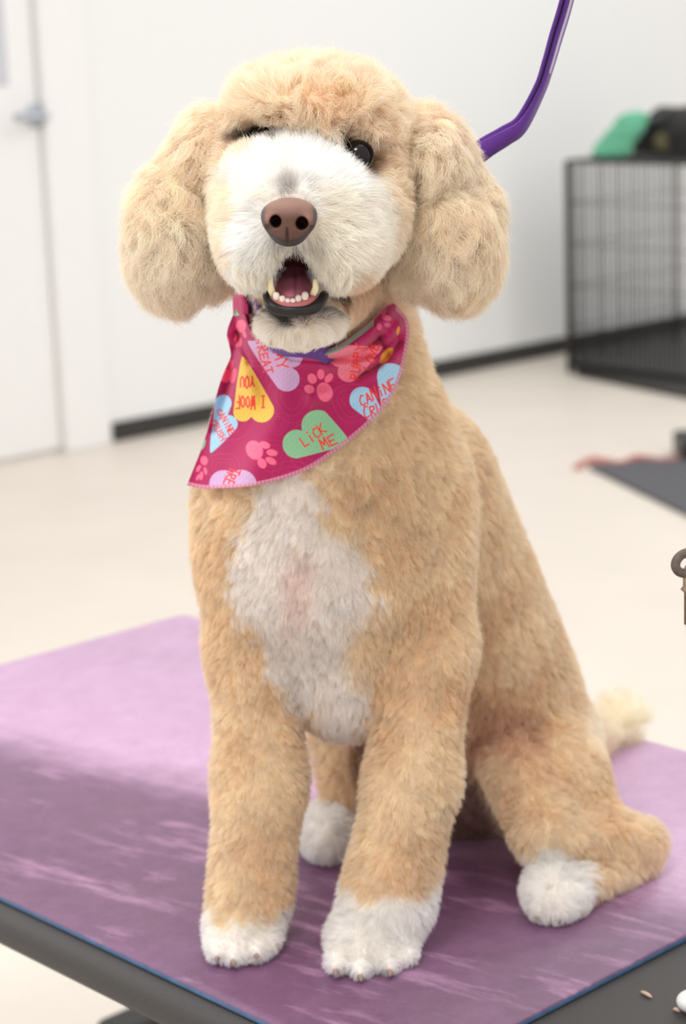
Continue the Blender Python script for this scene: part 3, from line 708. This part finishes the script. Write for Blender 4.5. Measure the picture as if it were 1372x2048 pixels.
sd = ban.modifiers.new('cloth_thickness', 'SOLIDIFY'); sd.thickness = 0.0009; sd.offset = 0
tag(ban, "magenta bandana printed with candy hearts and pink paws, tied round the dog's neck", 'bandana')

# ------------------------------------------------------------------ coat colour by place on the body, with some shade painted in
def project(P):
    q = (P - EYE) @ B_; return q[:, 0] / q[:, 2] * FPX + CX, q[:, 1] / q[:, 2] * FPX + CY
TAN, HTAN, WHT, CHEST, EARL = np.array([.905, .785, .61]), np.array([.955, .84, .69]), np.array([.985, .972, .95]), np.array([.90, .865, .835]), np.array([.955, .87, .755])
def coat(P, jit=1.0):
    x, y = project(P); Y = P[:, 1]
    n1 = vnoise(P, 0.020, 31)[:, 0] * 9 * jit; n2 = vnoise(P, 0.007, 32)[:, 0] * 5 * jit; w = n1 + n2
    Cc = np.tile(TAN, (len(P), 1))
    hd = np.clip((680 - y) / 80, 0, 1)[:, None]; Cc = Cc * (1 - hd) + HTAN * hd
    tone = (vnoise(P, 0.05, 33)[:, 0] * 0.5 + vnoise(P, 0.012, 34)[:, 0] * 0.5 * jit)[:, None]
    Cc = Cc ** (1 + np.clip(tone + 0.25, -0.05, 1.0) * np.array([1.0, 0.80, 0.62]) * 0.55)
    def el(cx, cy, rx, ry, col, soft=0.15, amt=1.0, ymax=9, ww=1.0, ymin=0):
        d = (1 - np.sqrt(((x - cx) / rx) ** 2 + ((y - cy) / ry) ** 2)) * min(rx, ry) + w * ww
        m = np.clip(d / (soft * min(rx, ry)) + 0.5, 0, 1) * amt * (Y < ymax) * (Y > ymin); m = (m * m * (3 - 2 * m))[:, None]
        Cc[:] = Cc * (1 - m) + np.asarray(col) * m
    el(350, 430, 125, 210, (.965, .865, .715), 0.5, 0.5); el(900, 430, 125, 200, (.965, .865, .715), 0.5, 0.5)
    el(365, 520, 80, 100, EARL, 0.5, 0.7); el(850, 530, 80, 100, EARL, 0.5, 0.7); el(880, 330, 60, 80, EARL, 0.5, 0.5)
    el(1245, 1440, 75, 75, (.97, .90, .76), 0.6, 1)
    el(455, 1190, 60, 170, (.84, .68, .48), 0.9, 0.6); el(850, 1330, 70, 120, (.86, .70, .50), 0.9, 0.5); el(560, 1330, 55, 110, (.80, .62, .42), 0.9, 0.6); el(745, 1380, 30, 120, (.80, .62, .42), 0.9, 0.6); el(960, 1400, 110, 45, (.80, .60, .40), 0.9, 0.6)  # darker tan, deepened by painted-in shade at underarms and leg creases
    el(640, 130, 150, 45, (.97, .88, .74), 0.9, 0.6)
    el(598, 418, 158, 152, WHT, 0.22, 1, 1.335); el(560, 560, 110, 70, WHT, 0.3, 1, 1.32); el(700, 470, 85, 100, (.97, .92, .84), 0.4, 0.8, 1.33)
    el(592, 655, 100, 52, (.97, .92, .85), 0.3, 1, 1.31); el(745, 590, 70, 50, (.84, .66, .50), 0.5, 0.8, 1.35)
    el(565, 322, 16, 26, (.97, .90, .80), 1.4, 0.5, 1.3, 1.0); el(465, 415, 32, 60, (.96, .84, .68), 0.6, 0.7, 1.33, 0.5)
    el(578, 380, 20, 22, (.50, .45, .44), 0.9, 0.6, 1.25, 0.4); el(590, 498, 60, 18, (.72, .68, .63), 0.8, 0.6, 1.25, 0.4)
    el(706, 288, 48, 16, (.36, .24, .15), 0.9, 0.8, 1.30, 0.4); el(730, 334, 22, 26, (.42, .28, .18), 0.9, 0.8, 1.30, 0.4); el(515, 272, 42, 17, (.22, .16, .12), 0.9, 0.9, 1.32, 0.4)
    el(592, 634, 62, 16, (.10, .09, .09), 0.7, 0.8, 1.26, 0.5); el(664, 585, 34, 17, (.16, .12, .11), 0.7, 0.85, 1.30, 0.4); el(512, 612, 26, 13, (.45, .30, .20), 0.8, 0.6, 1.28, 0.4); el(690, 612, 32, 18, (.62, .36, .20), 0.8, 0.5, 1.30, 0.4)
    for a in ((565, 1150, 95, 150), (655, 1190, 95, 130), (620, 1300, 88, 130), (690, 1400, 62, 95), (570, 1015, 70, 80)): el(*a, CHEST, 0.35, 1, 1.46, 1.5)
    el(600, 1180, 40, 90, (.90, .77, .72), 0.9, 0.6, 1.45)
    el(735, 1300, 45, 70, TAN, 0.7, 0.8, 1.46)
    pz = P[:, 2] - GZ                                                # white socks
    def sock_(m0, zc, cx):
        m = np.clip((zc - pz + (x - cx) * 0.00004 + w * 0.0004) / 0.006 + 0.5, 0, 1) * m0; m = m[:, None]; Cc[:] = Cc * (1 - m) + WHT * 0.97 * m
    sock_((x < 600) & (Y < 1.47) & (y > 1700), 0.027, 480); sock_((x > 600) & (x < 900) & (Y < 1.45) & (y > 1700), 0.050, 760)
    el(1098, 1785, 84, 88, WHT * 0.95, 0.15, 1, 1.475); el(650, 1672, 80, 68, WHT * 0.92, 0.2, 1, 1.64, 1, 1.5)
    for a in ((925, 1640, 75, 120, (.34, .20, .19)), (735, 1520, 42, 95, (.42, .27, .20))):  # dark belly skin and the shadow between the legs, painted in
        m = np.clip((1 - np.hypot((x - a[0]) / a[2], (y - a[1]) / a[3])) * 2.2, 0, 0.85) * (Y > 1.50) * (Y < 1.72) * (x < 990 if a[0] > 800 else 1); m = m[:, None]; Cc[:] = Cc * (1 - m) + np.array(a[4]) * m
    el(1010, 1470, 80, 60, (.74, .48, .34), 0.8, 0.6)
    return np.clip(Cc, 0.02, 0.985)

# skin mesh
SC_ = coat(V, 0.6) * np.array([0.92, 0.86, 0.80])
lx, ly = project(V); lm = np.clip(1.3 - np.hypot((lx - 588) / 95, (ly - 525) / 52), 0, 1)[:, None] * (V[:, 1:2] < 1.27); SC_ = SC_ * (1 - lm) + np.array([.34, .30, .29]) * lm
inm = np.min([s.d(V) for s in mouth_cut], 0) < 0.0035
SC_[inm] = (0.10, 0.025, 0.03)
m_skin = attrmat('dog_skin', rough=0.8, spec=0.1)
body = mesh('body', V, Q, m_skin, dog); colattr(body, SC_)

# ------------------------------------------------------------------ fur
def hair_mat(name, trans=0.45):
    t = NT(name); a = t.n('ShaderNodeAttribute', attribute_name='col')
    b = t.b; t.l(a.outputs['Color'], b.inputs['Base Color']); b.inputs['Roughness'].default_value = 0.55; b.inputs['Specular IOR Level'].default_value = 0.25
    tr = t.n('ShaderNodeBsdfTranslucent'); t.l(a.outputs['Color'], tr.inputs['Color'])
    mx = t.n('ShaderNodeMixShader', Fac=trans); t.l(b.outputs[0], mx.inputs[1]); t.l(tr.outputs[0], mx.inputs[2])
    t.l(mx.outputs[0], t.t.nodes['Material Output'].inputs['Surface']); return t.m
m_hair = hair_mat('dog_hair')
def hair_object(name, PTS, RAD, CLR, parent=dog, m=m_hair):
    n, k, _ = PTS.shape
    hc = bpy.data.hair_curves.new(name); hc.add_curves([k] * n)
    hc.attributes['position'].data.foreach_set('vector', PTS.astype(np.float32).ravel())
    ra = hc.attributes.get('radius') or hc.attributes.new('radius', 'FLOAT', 'POINT'); ra.data.foreach_set('value', RAD.astype(np.float32).ravel())
    ca = hc.attributes.new('col', 'FLOAT_COLOR', 'CURVE'); A = np.ones((n, 4), np.float32); A[:, :3] = CLR; ca.data.foreach_set('color', A.ravel())
    hc.materials.append(m); o = bpy.data.objects.new(name, hc); COL.objects.link(o); o.parent = parent; return o

# region parameters: comb strength, curl amplitude, curl turns, clump radius, clump strength, density per mm2, radius mm
RP = {'body': (.60, .0011, .55, .0044, .40, 1.35, .100), 'belly': (.8, .0008, .5, .005, .3, .7, .10), 'neck': (.5, .001, .5, .004, .4, 1.0, .10),
      'leg': (.55, .0008, .5, .0036, .38, 1.35, .10), 'thigh': (.55, .0010, .5, .004, .40, 1.3, .105), 'foot': (.6, .0008, .5, .004, .4, 1.3, .10), 'paw': (.45, .0006, .5, .003, .35, 1.8, .095),
      'tail': (.3, .003, .8, .008, .4, 1.2, .11), 'skull': (.45, .0021, .9, .0034, .44, 3.0, .088), 'brow': (.52, .0018, .9, .0034, .44, 3.1, .084),
      'cheek': (.6, .0016, .6, .0045, .45, 2.4, .090), 'muzzle': (.62, .0006, .5, .0030, .16, 3.8, .075), 'chin': (.75, .0008, .5, .0035, .4, 3.0, .085), 'ear': (.82, .0032, 1.25, .0034, .52, 3.0, .100)}
regs = list(RP); RPA = np.array([RP[r] for r in regs])
D = np.stack([s.d(V, s.L * 0.72) for s in ALLP], 1); Wt = np.exp(-(D - D.min(1, keepdims=True)) / 0.005); Wt /= Wt.sum(1, keepdims=True)
Lv = Wt @ np.array([s.L for s in ALLP]); RI = np.zeros((len(ALLP), len(regs)))
for i, s in enumerate(ALLP): RI[i, regs.index(s.reg)] = 1
VR = Wt @ RI                                                       # region weights per vertex
VPm = VR @ RPA                                                     # blended parameters per vertex
NOSE = W(578, 440, 1.19)
down = np.array([0, -0.05, -1.0]); noz = vnoise(V, 0.03, 41)
comb = np.tile(down, (len(V), 1)) + noz * 0.35
def setc(names, vec, wn=0.3):
    w_ = VR[:, [regs.index(n) for n in names]].sum(1)[:, None]; comb[:] = comb * (1 - w_) + (vec + noz * wn) * w_
rad = V - NOSE; rad /= np.linalg.norm(rad, axis=1)[:, None]
setc(['muzzle'], rad + np.array([0, 0, -0.35]), 0.2)
setc(['skull'], np.array([0, 0.1, 0.5]) + 0 * V, 0.9); setc(['brow'], np.array([0, -0.3, 0.1]) + 0 * V, 0.9)
setc(['ear'], down + 0 * V, 0.45); setc(['tail'], np.array([0.2, 0.3, 0.5]) + 0 * V, 0.6)
setc(['cheek'], rad * 0.5 + down * 0.6, 0.4)
lipz = np.exp(-(np.sum(((V - W(585, 520, 1.205)) / np.array([0.036, 0.03, 0.018])) ** 2, 1)))[:, None]
comb = comb * (1 - lipz) + (np.array([0, -0.15, -1.0]) + (V - W(585, 500, 1.205)) * np.array([45.0, 0, 0])) * lipz
comb -= (comb * VN).sum(1)[:, None] * VN; comb /= np.linalg.norm(comb, axis=1)[:, None] + 1e-6
# local length changes
Lv = Lv * (1 + 0.15 * lipz[:, 0])
for c in eye_c: Lv *= np.clip((np.linalg.norm(V - c, axis=1) - 0.0105) / 0.010, 0.15, 1)
dn = np.linalg.norm((V - NOSE) / np.array([1.0, 1, 0.85]), axis=1); Lv *= np.clip((dn - 0.014) / 0.016, 0.15, 1)
dm = np.min([s.d(V) for s in mouth_cut], 0)
dens = VPm[:, 5] * np.where(dm < 0.0015, 0.0, 1.0) * np.where(dn < 0.0155, 0.0, 1.0)
for c in eye_c: dens *= np.linalg.norm(V - c, axis=1) > 0.0098
dens *= V[:, 2] > GZ + 0.0035
toC = EYE - V; toC /= np.linalg.norm(toC, axis=1)[:, None]; facing = (VN * toC).sum(1); dens *= np.clip((facing + 0.55) / 0.3, 0.3, 1)
# hair under the bandana is pressed flat
kd = kdtree.KDTree(NU * NV // 96 + 400); kk = 0; sub = CP[::12, ::8].reshape(-1, 3)
for i, p in enumerate(sub): kd.insert(p, i)
kd.balance()
bodyish = 1 - VR[:, [regs.index(n) for n in ('skull', 'brow', 'cheek', 'muzzle', 'chin', 'ear')]].sum(1)
near = np.where((bodyish > 0.5) & (V[:, 2] > 0.85) & (V[:, 1] < 1.46))[0]; press = np.ones(len(V))
for i in near:
    _, _, dist = kd.find(V[i]); 
    if dist < 0.020: press[i] = min(1, 0.16 + max(0, dist - 0.006) / 0.016)
Lv *= press

def grow(T, count, seed, K):
    """T triangles, count roots; returns strands"""
    r = np.random.default_rng(seed)
    A = np.linalg.norm(np.cross(V[T[:, 1]] - V[T[:, 0]], V[T[:, 2]] - V[T[:, 0]]), axis=1) / 2 * dens[T].mean(1)
    ti = T[r.choice(len(T), count, p=A / A.sum())]; b = r.random((count, 2)); f = b.sum(1) > 1; b[f] = 1 - b[f]
    bc_ = np.stack([1 - b.sum(1), b[:, 0], b[:, 1]], 1)
    ip = lambda a: (a[ti] * (bc_[..., None] if a.ndim > 1 else bc_)).sum(1)
    p, n, cd, L, pm = ip(V), ip(VN), ip(comb), ip(Lv), ip(VPm)
    n /= np.linalg.norm(n, axis=1)[:, None]
    def shape(p, n, cd, L, pm):
        t = np.linspace(0, 1, K)[None, :, None]; c = pm[:, 0][:, None, None]; Lx = L[:, None, None]
        P = p[:, None] + Lx * (n[:, None] * (t - 0.55 * c * t * t) + cd[:, None] * c * t ** 1.6 * 0.85)
        e1 = vnoise(p, 0.010, 51); e1 -= (e1 * n).sum(1)[:, None] * n; e1 /= np.linalg.norm(e1, axis=1)[:, None] + 1e-6; e2 = np.cross(n, e1)
        ph = vnoise(p, 0.012, 52)[:, :1][:, :, None] * 2.6; fr_ = pm[:, 2][:, None, None] * (1 + 0.25 * vnoise(p, 0.02, 53)[:, :1][:, :, None])
        am = (pm[:, 1] * np.clip(L / 0.012, 0.2, 1.6))[:, None, None] * t ** 0.8
        return P + am * (np.sin(2 * np.pi * fr_ * t + ph) * e1[:, None] + np.cos(2 * np.pi * fr_ * t + ph) * e2[:, None] * 0.8)
    Lr = L * r.uniform(0.72, 1.08, count); S = shape(p, n, cd, Lr, pm)
    # locks: every strand leans to the nearest lock's leading strand
    nc = max(50, int(count / (3.1416 * (pm[:, 3].mean() * 1000) ** 2 * pm[:, 5].mean() * 0.8)))
    ci = r.choice(count, nc, replace=False); kt = kdtree.KDTree(nc)
    for j, i in enumerate(ci): kt.insert(p[i], j)
    kt.balance(); near_ = np.fromiter((kt.find(q)[1] for q in p), int, count); lead_ = ci[near_]
    t = np.linspace(0, 1, K)[None, :, None]; s = pm[:, 4][:, None, None] * t ** 1.1 * r.uniform(0.55, 1.1, count)[:, None, None]
    s = np.clip(s, 0, .95); Sc = S[lead_]
    far = np.linalg.norm(p - p[lead_], axis=1) > 0.012; s[far] = 0
    S = S * (1 - s) + Sc * s
    S += r.normal(size=(count, 1, 3)) * (0.0009 * np.clip(L / 0.012, .3, 2))[:, None, None] * t ** 1.5
    stray = r.random(count) < 0.03; S[stray] += r.normal(size=(stray.sum(), 1, 3)) * 0.0022 * t * np.clip(L[stray] / 0.015, .2, 1.5)[:, None, None]
    S[..., 2] = np.maximum(S[..., 2], GZ + 0.0006)
    tr_ = np.linspace(0, 1, K)[None]; R = (pm[:, 6] * r.uniform(0.8, 1.2, count) * 0.001)[:, None] * (1 - 0.68 * tr_ ** 1.6)
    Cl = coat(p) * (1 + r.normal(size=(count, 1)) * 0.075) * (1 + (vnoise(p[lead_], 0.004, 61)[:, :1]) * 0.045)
    return S, R, np.clip(Cl, 0.01, 0.985)
TR = np.vstack([Q[:, [0, 1, 2]], Q[:, [0, 2, 3]]])
rg = VR.argmax(1)[TR[:, 0]]; rset = lambda names: np.isin(rg, [regs.index(n) for n in names])
cxs = V[TR[:, 0], 0]; midx = W(630, 300, 1.34)[0]
def area_n(T): return (np.linalg.norm(np.cross(V[T[:, 1]] - V[T[:, 0]], V[T[:, 2]] - V[T[:, 0]]), axis=1) / 2 * dens[T].mean(1)).sum() * 1e6
groups = [('body_fur', rset(['body', 'belly', 'neck', 'leg', 'thigh', 'foot', 'paw']), 5, None),
          ('tail_fur', rset(['tail']), 6, None),
          ('head_fur', rset(['skull', 'brow', 'cheek']), 7, None), ('muzzle_fur', rset(['muzzle', 'chin']), 7, 'white fur on the muzzle and chin'),
          ('ear_fur', rset(['ear']) & (cxs < midx), 11, None), ('ear_fur', rset(['ear']) & (cxs >= midx), 11, None)]
tot = 0
for gi, (nm, msk, K, lb) in enumerate(groups):
    T = TR[msk]; cnt = int(area_n(T) * FUR_Q)
    if cnt < 60: continue
    S, R, Cl = grow(T, cnt, 100 + gi, K); ho = hair_object(nm, S, R, Cl); tot += cnt
    if lb: ho['label'] = lb
# longer coarse whisker hair that hangs over the lips, and a few wisps over the top of the nose
tc_ = V[TR].mean(1); tx, ty = project(tc_); tn = VN[TR[:, 0]]; okf = (facing[TR[:, 0]] > 0.05) & (tc_[:, 1] < 1.27)
def whiskers(nm, msk, count, Lfn, drift, seed, K=12, rad=0.00012, locks=110):
    r = np.random.default_rng(seed); T = TR[msk & okf]; A = np.linalg.norm(np.cross(V[T[:, 1]] - V[T[:, 0]], V[T[:, 2]] - V[T[:, 0]]), axis=1)
    ti = T[r.choice(len(T), count, p=A / A.sum())]; b = r.random((count, 2)); f = b.sum(1) > 1; b[f] = 1 - b[f]; w3 = np.stack([1 - b.sum(1), b[:, 0], b[:, 1]], 1)[..., None]
    p = (V[ti] * w3).sum(1); n = (VN[ti] * w3).sum(1); n /= np.linalg.norm(n, axis=1)[:, None]
    px, py = project(p); L = Lfn(px, py) * r.uniform(0.7, 1.1, count); ld = r.choice(count, locks, replace=False)
    kt = kdtree.KDTree(locks)
    for j, i in enumerate(ld): kt.insert(p[i], j)
    kt.balance(); le_ = ld[np.array([kt.find(q)[1] for q in p])]
    t = np.linspace(0, 1, K)[None, :, None]; D1_, D2_ = drift(px, py); ph = vnoise(p, 0.008, 5)[:, :1][:, None] * 3
    S = p[:, None] + L[:, None, None] * (n[:, None] * (0.50 * t - 0.42 * t * t) + D1_[:, None] * t + D2_[:, None] * t * t) + 0.0011 * t * np.sin(5.5 * t + ph) * np.array([1, 0, 0.3])
    sc_ = 0.6 * t ** 1.2; S = S * (1 - sc_) + S[le_] * sc_; S += r.normal(size=(count, 1, 3)) * 0.0007 * t
    R = rad * r.uniform(0.7, 1.2, count)[:, None] * (1 - 0.7 * np.linspace(0, 1, K)[None] ** 2)
    Cl = np.array([.95, .91, .83]) * (1 + r.normal(size=(count, 1)) * 0.05); hair_object(nm, S, R, np.clip(Cl, 0, .98))
def dr_lip(px, py):
    s_ = (px - 586) / 90; z = np.zeros_like(s_); return np.stack([0.55 * s_, z - 0.10, z - 0.75], 1), np.stack([-0.50 * s_, z + 0.10, z - 0.15], 1)
whiskers('lip_fur', (np.abs(tx - 587) < 108) & (ty > 484) & (ty < 572) & (dens[TR[:, 0]] > 0), 5200, lambda px, py: (0.007 + 0.011 * np.clip((np.abs(px - 586) - 8) / 55, 0, 1)) * np.clip((604 - py) / 85, 0.35, 1), dr_lip, 71)
def dr_top(px, py):
    s_ = np.sign(px - 578) * (0.5 + np.abs(px - 578) / 60); z = np.zeros_like(s_); return np.stack([0.5 * s_, z - 0.25, z + 0.45], 1), np.stack([0.45 * s_, z, z - 0.85], 1)
whiskers('nose_bridge_fur', (np.abs(tx - 578) < 62) & (ty > 352) & (ty < 402), 420, lambda px, py: 0.011 + 0 * px, dr_top, 72, locks=24)
print('STRANDS', tot, 'verts', len(V))

# ------------------------------------------------------------------ face
def organic(name, ps, res, m, colf, carve=(), parent=dog, it=1):
    v, q = surface(ps, res, 0.0, carve, pad=0.006); v = relax(v, q, it, 0.4); o = mesh(name, v, q, m, parent); colattr(o, colf(v)); return o
NY = 1.188
nose_p = [E(578, 428, NY, 54, 31, 0.015, k=0.004, L=0), E(578, 455, NY + .001, 44, 31, 0.0145, k=0.006, L=0), E(578, 470, NY + .003, 26, 19, 0.013, k=0.006, L=0),
          E(543, 437, NY - .002, 17, 22, 0.013, k=0.004, L=0), E(614, 438, NY - .002, 17, 22, 0.013, k=0.004, L=0), E(578, 430, NY + .012, 56, 34, 0.016, k=0.004, L=0)]
nose_c = [E(551, 443, NY - .013, 11.5, 12.5, 0.014, k=0.0015), E(604, 447, NY - .013, 12.5, 13.5, 0.014, k=0.0015), C((549, 453, NY - .016, 7.5), (533, 457, NY - .0095, 6), k=0.002), C((607, 458, NY - .016, 8), (624, 458, NY - .0095, 6), k=0.002),
          C((574, 457, NY - .0145, 2.6), (575, 492, NY - .0105, 3.4), k=0.001)]
def nose_col(v):
    x, y = project(v); c = np.tile(srgb(98, 66, 54), (len(v), 1))
    a = np.clip((438 - y) / 30, 0, 1)[:, None]; c = c * (1 - a) + srgb(132, 98, 84) * a
    wing = np.clip(1 - np.hypot((x - 540) / 16, (y - 438) / 20), 0, 1) + np.clip(1 - np.hypot((x - 617) / 16, (y - 440) / 20), 0, 1); wing = np.clip(wing * 2, 0, 1)[:, None]; c = c * (1 - wing) + srgb(134, 94, 78) * wing
    e = np.clip((np.hypot((x - 578) / 56, (y - 432) / 54) - 0.82) / 0.1, 0, 1)[:, None] * np.clip((y - 405) / 20, 0, 1)[:, None]; c = c * (1 - e) + srgb(62, 50, 48) * e
    dk = np.min([s.d(v) for s in nose_c], 0); k = np.clip(1 - (dk + 0.0002) / 0.0007, 0, 1)[:, None]; c = c * (1 - k) + srgb(26, 14, 12) * k
    return c
m_nose = attrmat('nose_leather', rough=0.5, spec=0.35, bump=0.8, bscale=1500)
no = organic('nose', nose_p, 0.0006, m_nose, nose_col, nose_c); no['label'] = 'brown leathery nose'
m_wet = attrmat('wet_flesh', rough=0.45, spec=0.35, bump=0.2, bscale=900)
def tongue_col(v):
    x, y = project(v); c = np.tile(srgb(186, 108, 124), (len(v), 1)); g_ = np.exp(-((x - 590) / 2.0) ** 2)[:, None] * 0.55; return c * (1 - g_)
organic('tongue', [E(587, 590, 1.232, 37, 22, 0.016, k=0.008, L=0), E(588, 572, 1.250, 36, 30, 0.018, k=0.01, L=0), E(588, 552, 1.268, 32, 32, 0.016, k=0.01, L=0)], 0.0010, m_wet, tongue_col,
        [C((586, 606, 1.2155, 1.5), (590, 530, 1.2505, 1.5), k=0.003)])['label'] = 'pink tongue behind the lower teeth'
LY = 1.2145
lipc = spline([W(534, 584, LY + .016), W(536, 597, LY + .007), W(541, 612, LY), W(562, 619, LY - .001), W(590, 621, LY - .002), W(618, 619, LY - .001), W(637, 611, LY + .001), W(645, 598, LY + .007), W(650, 587, LY + .016)], 20)
organic('lower_lip', [Cone(lipc[i], lipc[i + 1], 0.0022, 0.0022, k=0.003, L=0) for i in range(19)] + [E(592, 622, LY + .004, 42, 8, .005, k=.004, L=0)], 0.0009, m_wet, lambda v: np.tile(srgb(34, 29, 29), (len(v), 1)))['label'] = 'black lower lip'
gum = spline([W(543, 592, LY + .006), W(553, 601, LY + .001), W(570, 609, LY - .001), W(590, 611, LY - .0015), W(608, 607, LY - .001), W(622, 599, LY + .001), W(630, 590, LY + .006)], 14)
organic('gum', [Cone(gum[i], gum[i + 1], .0017, .0017, k=0.002, L=0) for i in range(13)], 0.0007, m_wet, lambda v: np.tile(srgb(176, 104, 104), (len(v), 1)))
m_tooth = mat('tooth_enamel', srgb(226, 208, 196), rough=0.25, spec=0.5, bscale=300, var=0.04, coat=0.2)
m_tooth2 = mat('canine_enamel', srgb(236, 220, 180), rough=0.25, spec=0.5, bscale=300, var=0.05, coat=0.2)
for x, y, rx, ry in ((552.5, 593, 7.0, 9), (564.5, 599, 6.7, 8), (575.3, 603, 6.2, 7), (586, 603, 6.2, 7), (597, 598, 6.7, 8.5), (610, 593, 7.4, 10)):
    v, q = surface([E(x, y, LY - .0006, rx, ry, .0022, k=.001, L=0), E(x - 2.0, y - ry * .45, LY - .0004, rx * .5, ry * .4, .0016, k=.001, L=0), E(x + 2.0, y - ry * .45, LY - .0004, rx * .5, ry * .4, .0016, k=.001, L=0)], 0.0005, pad=0.003)
    mesh('incisor', v, q, m_tooth, dog)
for (x0, y0), (xm, ym), (x1, y1) in (((546, 590), (541, 572), (541, 553)), ((625, 591), (631, 576), (630, 557))):
    P = spline([W(x0, y0, LY + .004), W(xm, ym, LY + .0015), W(x1, y1, LY + .002)], 12)
    mesh('canine_tooth', *tube(P, (np.array([1.8, 1.9, 1.95, 1.95, 1.9, 1.85, 1.75, 1.7, 1.6, 1.5, 1.3, .8])) * 0.00112, 12), m_tooth2, dog)
# eyes
m_eye = mat('dark_eye', srgb(20, 13, 11), rough=0.04, spec=0.3, bscale=400, var=0.3)
m_lid = mat('black_eyelid', srgb(24, 17, 14), rough=0.8, spec=0.1, bscale=500)
def uvsphere(c, r, nu=32, nv=20):
    V_, F_2 = [], []
    for i in range(nv + 1):
        th = math.pi * i / nv
        for j in range(nu): V_.append(c + r * np.array([math.sin(th) * math.cos(2 * math.pi * j / nu), math.sin(th) * math.sin(2 * math.pi * j / nu), math.cos(th)]))
    for i in range(nv):
        for j in range(nu): F_2.append((i * nu + j, (i + 1) * nu + j, (i + 1) * nu + (j + 1) % nu, i * nu + (j + 1) % nu))
    return V_, F_2
for k, c in enumerate(eye_c):
    ey = mesh('eye', *uvsphere(c + np.array([0, 0.0035, 0]), 0.0102), m_eye, dog); f = (EYE - c); f /= np.linalg.norm(f); u = np.cross(f, UP); u /= np.linalg.norm(u); w_ = np.cross(u, f)
    tl = math.radians(28 if k == 0 else -20); a = np.linspace(0, 2 * np.pi, 30, endpoint=False)
    ringp = [c + np.array([0, 0.0035, 0]) + f * 0.0060 + (math.cos(q_) * 0.0088) * (u * math.cos(tl) - w_ * math.sin(tl)) + (math.sin(q_) * 0.0072) * (w_ * math.cos(tl) + u * math.sin(tl)) for q_ in a]
    mesh('eyelid', *tube(ringp, 0.0010, 8, closed=True), m_lid, ey)
# claws
m_claw = mat('horn_claw', srgb(150, 124, 110), rough=0.4, bscale=300, var=0.15)
for x, y, Y in ((672, 1950, 1.329), (722, 1962, 1.325), (780, 1952, 1.330), (434, 1922, 1.358), (468, 1930, 1.351), (513, 1918, 1.356), (1078, 1842, 1.407), (1118, 1848, 1.406)):
    a = W(x, y - 7, Y + .006); b_ = W(x, y + 1, Y - .002); b_[2] = max(b_[2], GZ + .0012); a[2] = max(a[2], GZ + .004)
    mesh('claw', *tube(spline([a, (a + b_) / 2 + np.array([0, 0, .001]), b_], 8), np.array([2.4, 2.4, 2.3, 2.1, 1.8, 1.4, .9, .3]) * .001, 10), m_claw, dog)

# ------------------------------------------------------------------ collar and leash
m_web = mat('purple_webbing', srgb(92, 42, 142), rough=0.6, spec=0.3, bump=0.5, bscale=1200, var=0.15, sheen=0.2)
m_web2 = mat('lavender_stitching', srgb(200, 184, 214), rough=0.6, bscale=600)
cr = spline([W(512, 612, 1.395), W(526, 660, 1.356), W(562, 688, 1.330), (W(620, 695, 1.325)), W(692, 716, 1.372), W(752, 676, 1.405), W(780, 628, 1.435), W(740, 560, 1.475), W(640, 545, 1.49), W(540, 560, 1.47), W(490, 600, 1.42)], 120, closed=True)
cr = np.vstack([cr, cr[:2]]); ctr = cr.mean(0); hw = 0.0075
wv = np.tile(np.array([0, -0.28, 0.96]) * hw, (len(cr), 1))
o = mesh('collar', *strap(cr, wv, 0.0024), m_web); tag(o, "purple webbing collar round the dog's neck above the bandana", 'collar')
m_gold = mat('brass_tag', srgb(206, 160, 96), rough=0.35, metal=0.9)
mesh('name_tag', *tube([W(613, 683, 1.312), W(613, 700, 1.314)], [0.0028, 0.0034], 12), m_gold, o)
leash = bpy.data.objects.new('leash', None); COL.objects.link(leash)
tag(leash, "purple webbing leash rising from behind the dog's ear to the top of the picture", 'leash')
up_e = np.array([(800, 400), (900, 330), (951, 285), (1000, 258), (1038, 234), (1075, 172), (1092, 120), (1106, 69), (1118, 30), (1128, -6), (1150, -90), (1175, -220)], float)
lo_e = np.array([(820, 440), (930, 355), (982, 313), (1020, 286), (1048, 261), (1084, 184), (1100, 138), (1117, 82), (1130, 40), (1141, 0), (1162, -85), (1188, -215)], float)
YL = np.array([1.405, 1.405, 1.40, 1.395, 1.39, 1.385, 1.38, 1.375, 1.37, 1.365, 1.36, 1.35])
dep = np.array([.000, .000, .000, .002, .004, .008, .010, .011, .011, .011, .011, .011])   # the band twists edge-on as it climbs
us = spline([W(*a, Y - d) for a, Y, d in zip(up_e, YL, dep)], 90); ls = spline([W(*a, Y + d) for a, Y, d in zip(lo_e, YL, dep)], 90)
mid = (us + ls) / 2; hwv = (us - ls) / 2
T_ = np.gradient(mid, axis=0); nn = np.cross(T_, hwv); nn /= np.linalg.norm(nn, axis=1)[:, None]; nn *= np.sign(-nn[:, 1:2])
mesh('strap', *strap(mid - hwv * 0.12 + nn * 0.0016, hwv * 0.88, 0.0016), m_web, leash)
m_web_b = m_web
mesh('strap', *strap(mid + hwv * 0.16 - nn * 0.0016, hwv * 0.88, 0.0016), m_web_b, leash)
k0 = 46
mesh('stitching', *strap((mid - hwv * 0.02 + nn * 0.0027)[k0:], hwv[k0:] * 0.30, 0.0003), m_web2, leash)
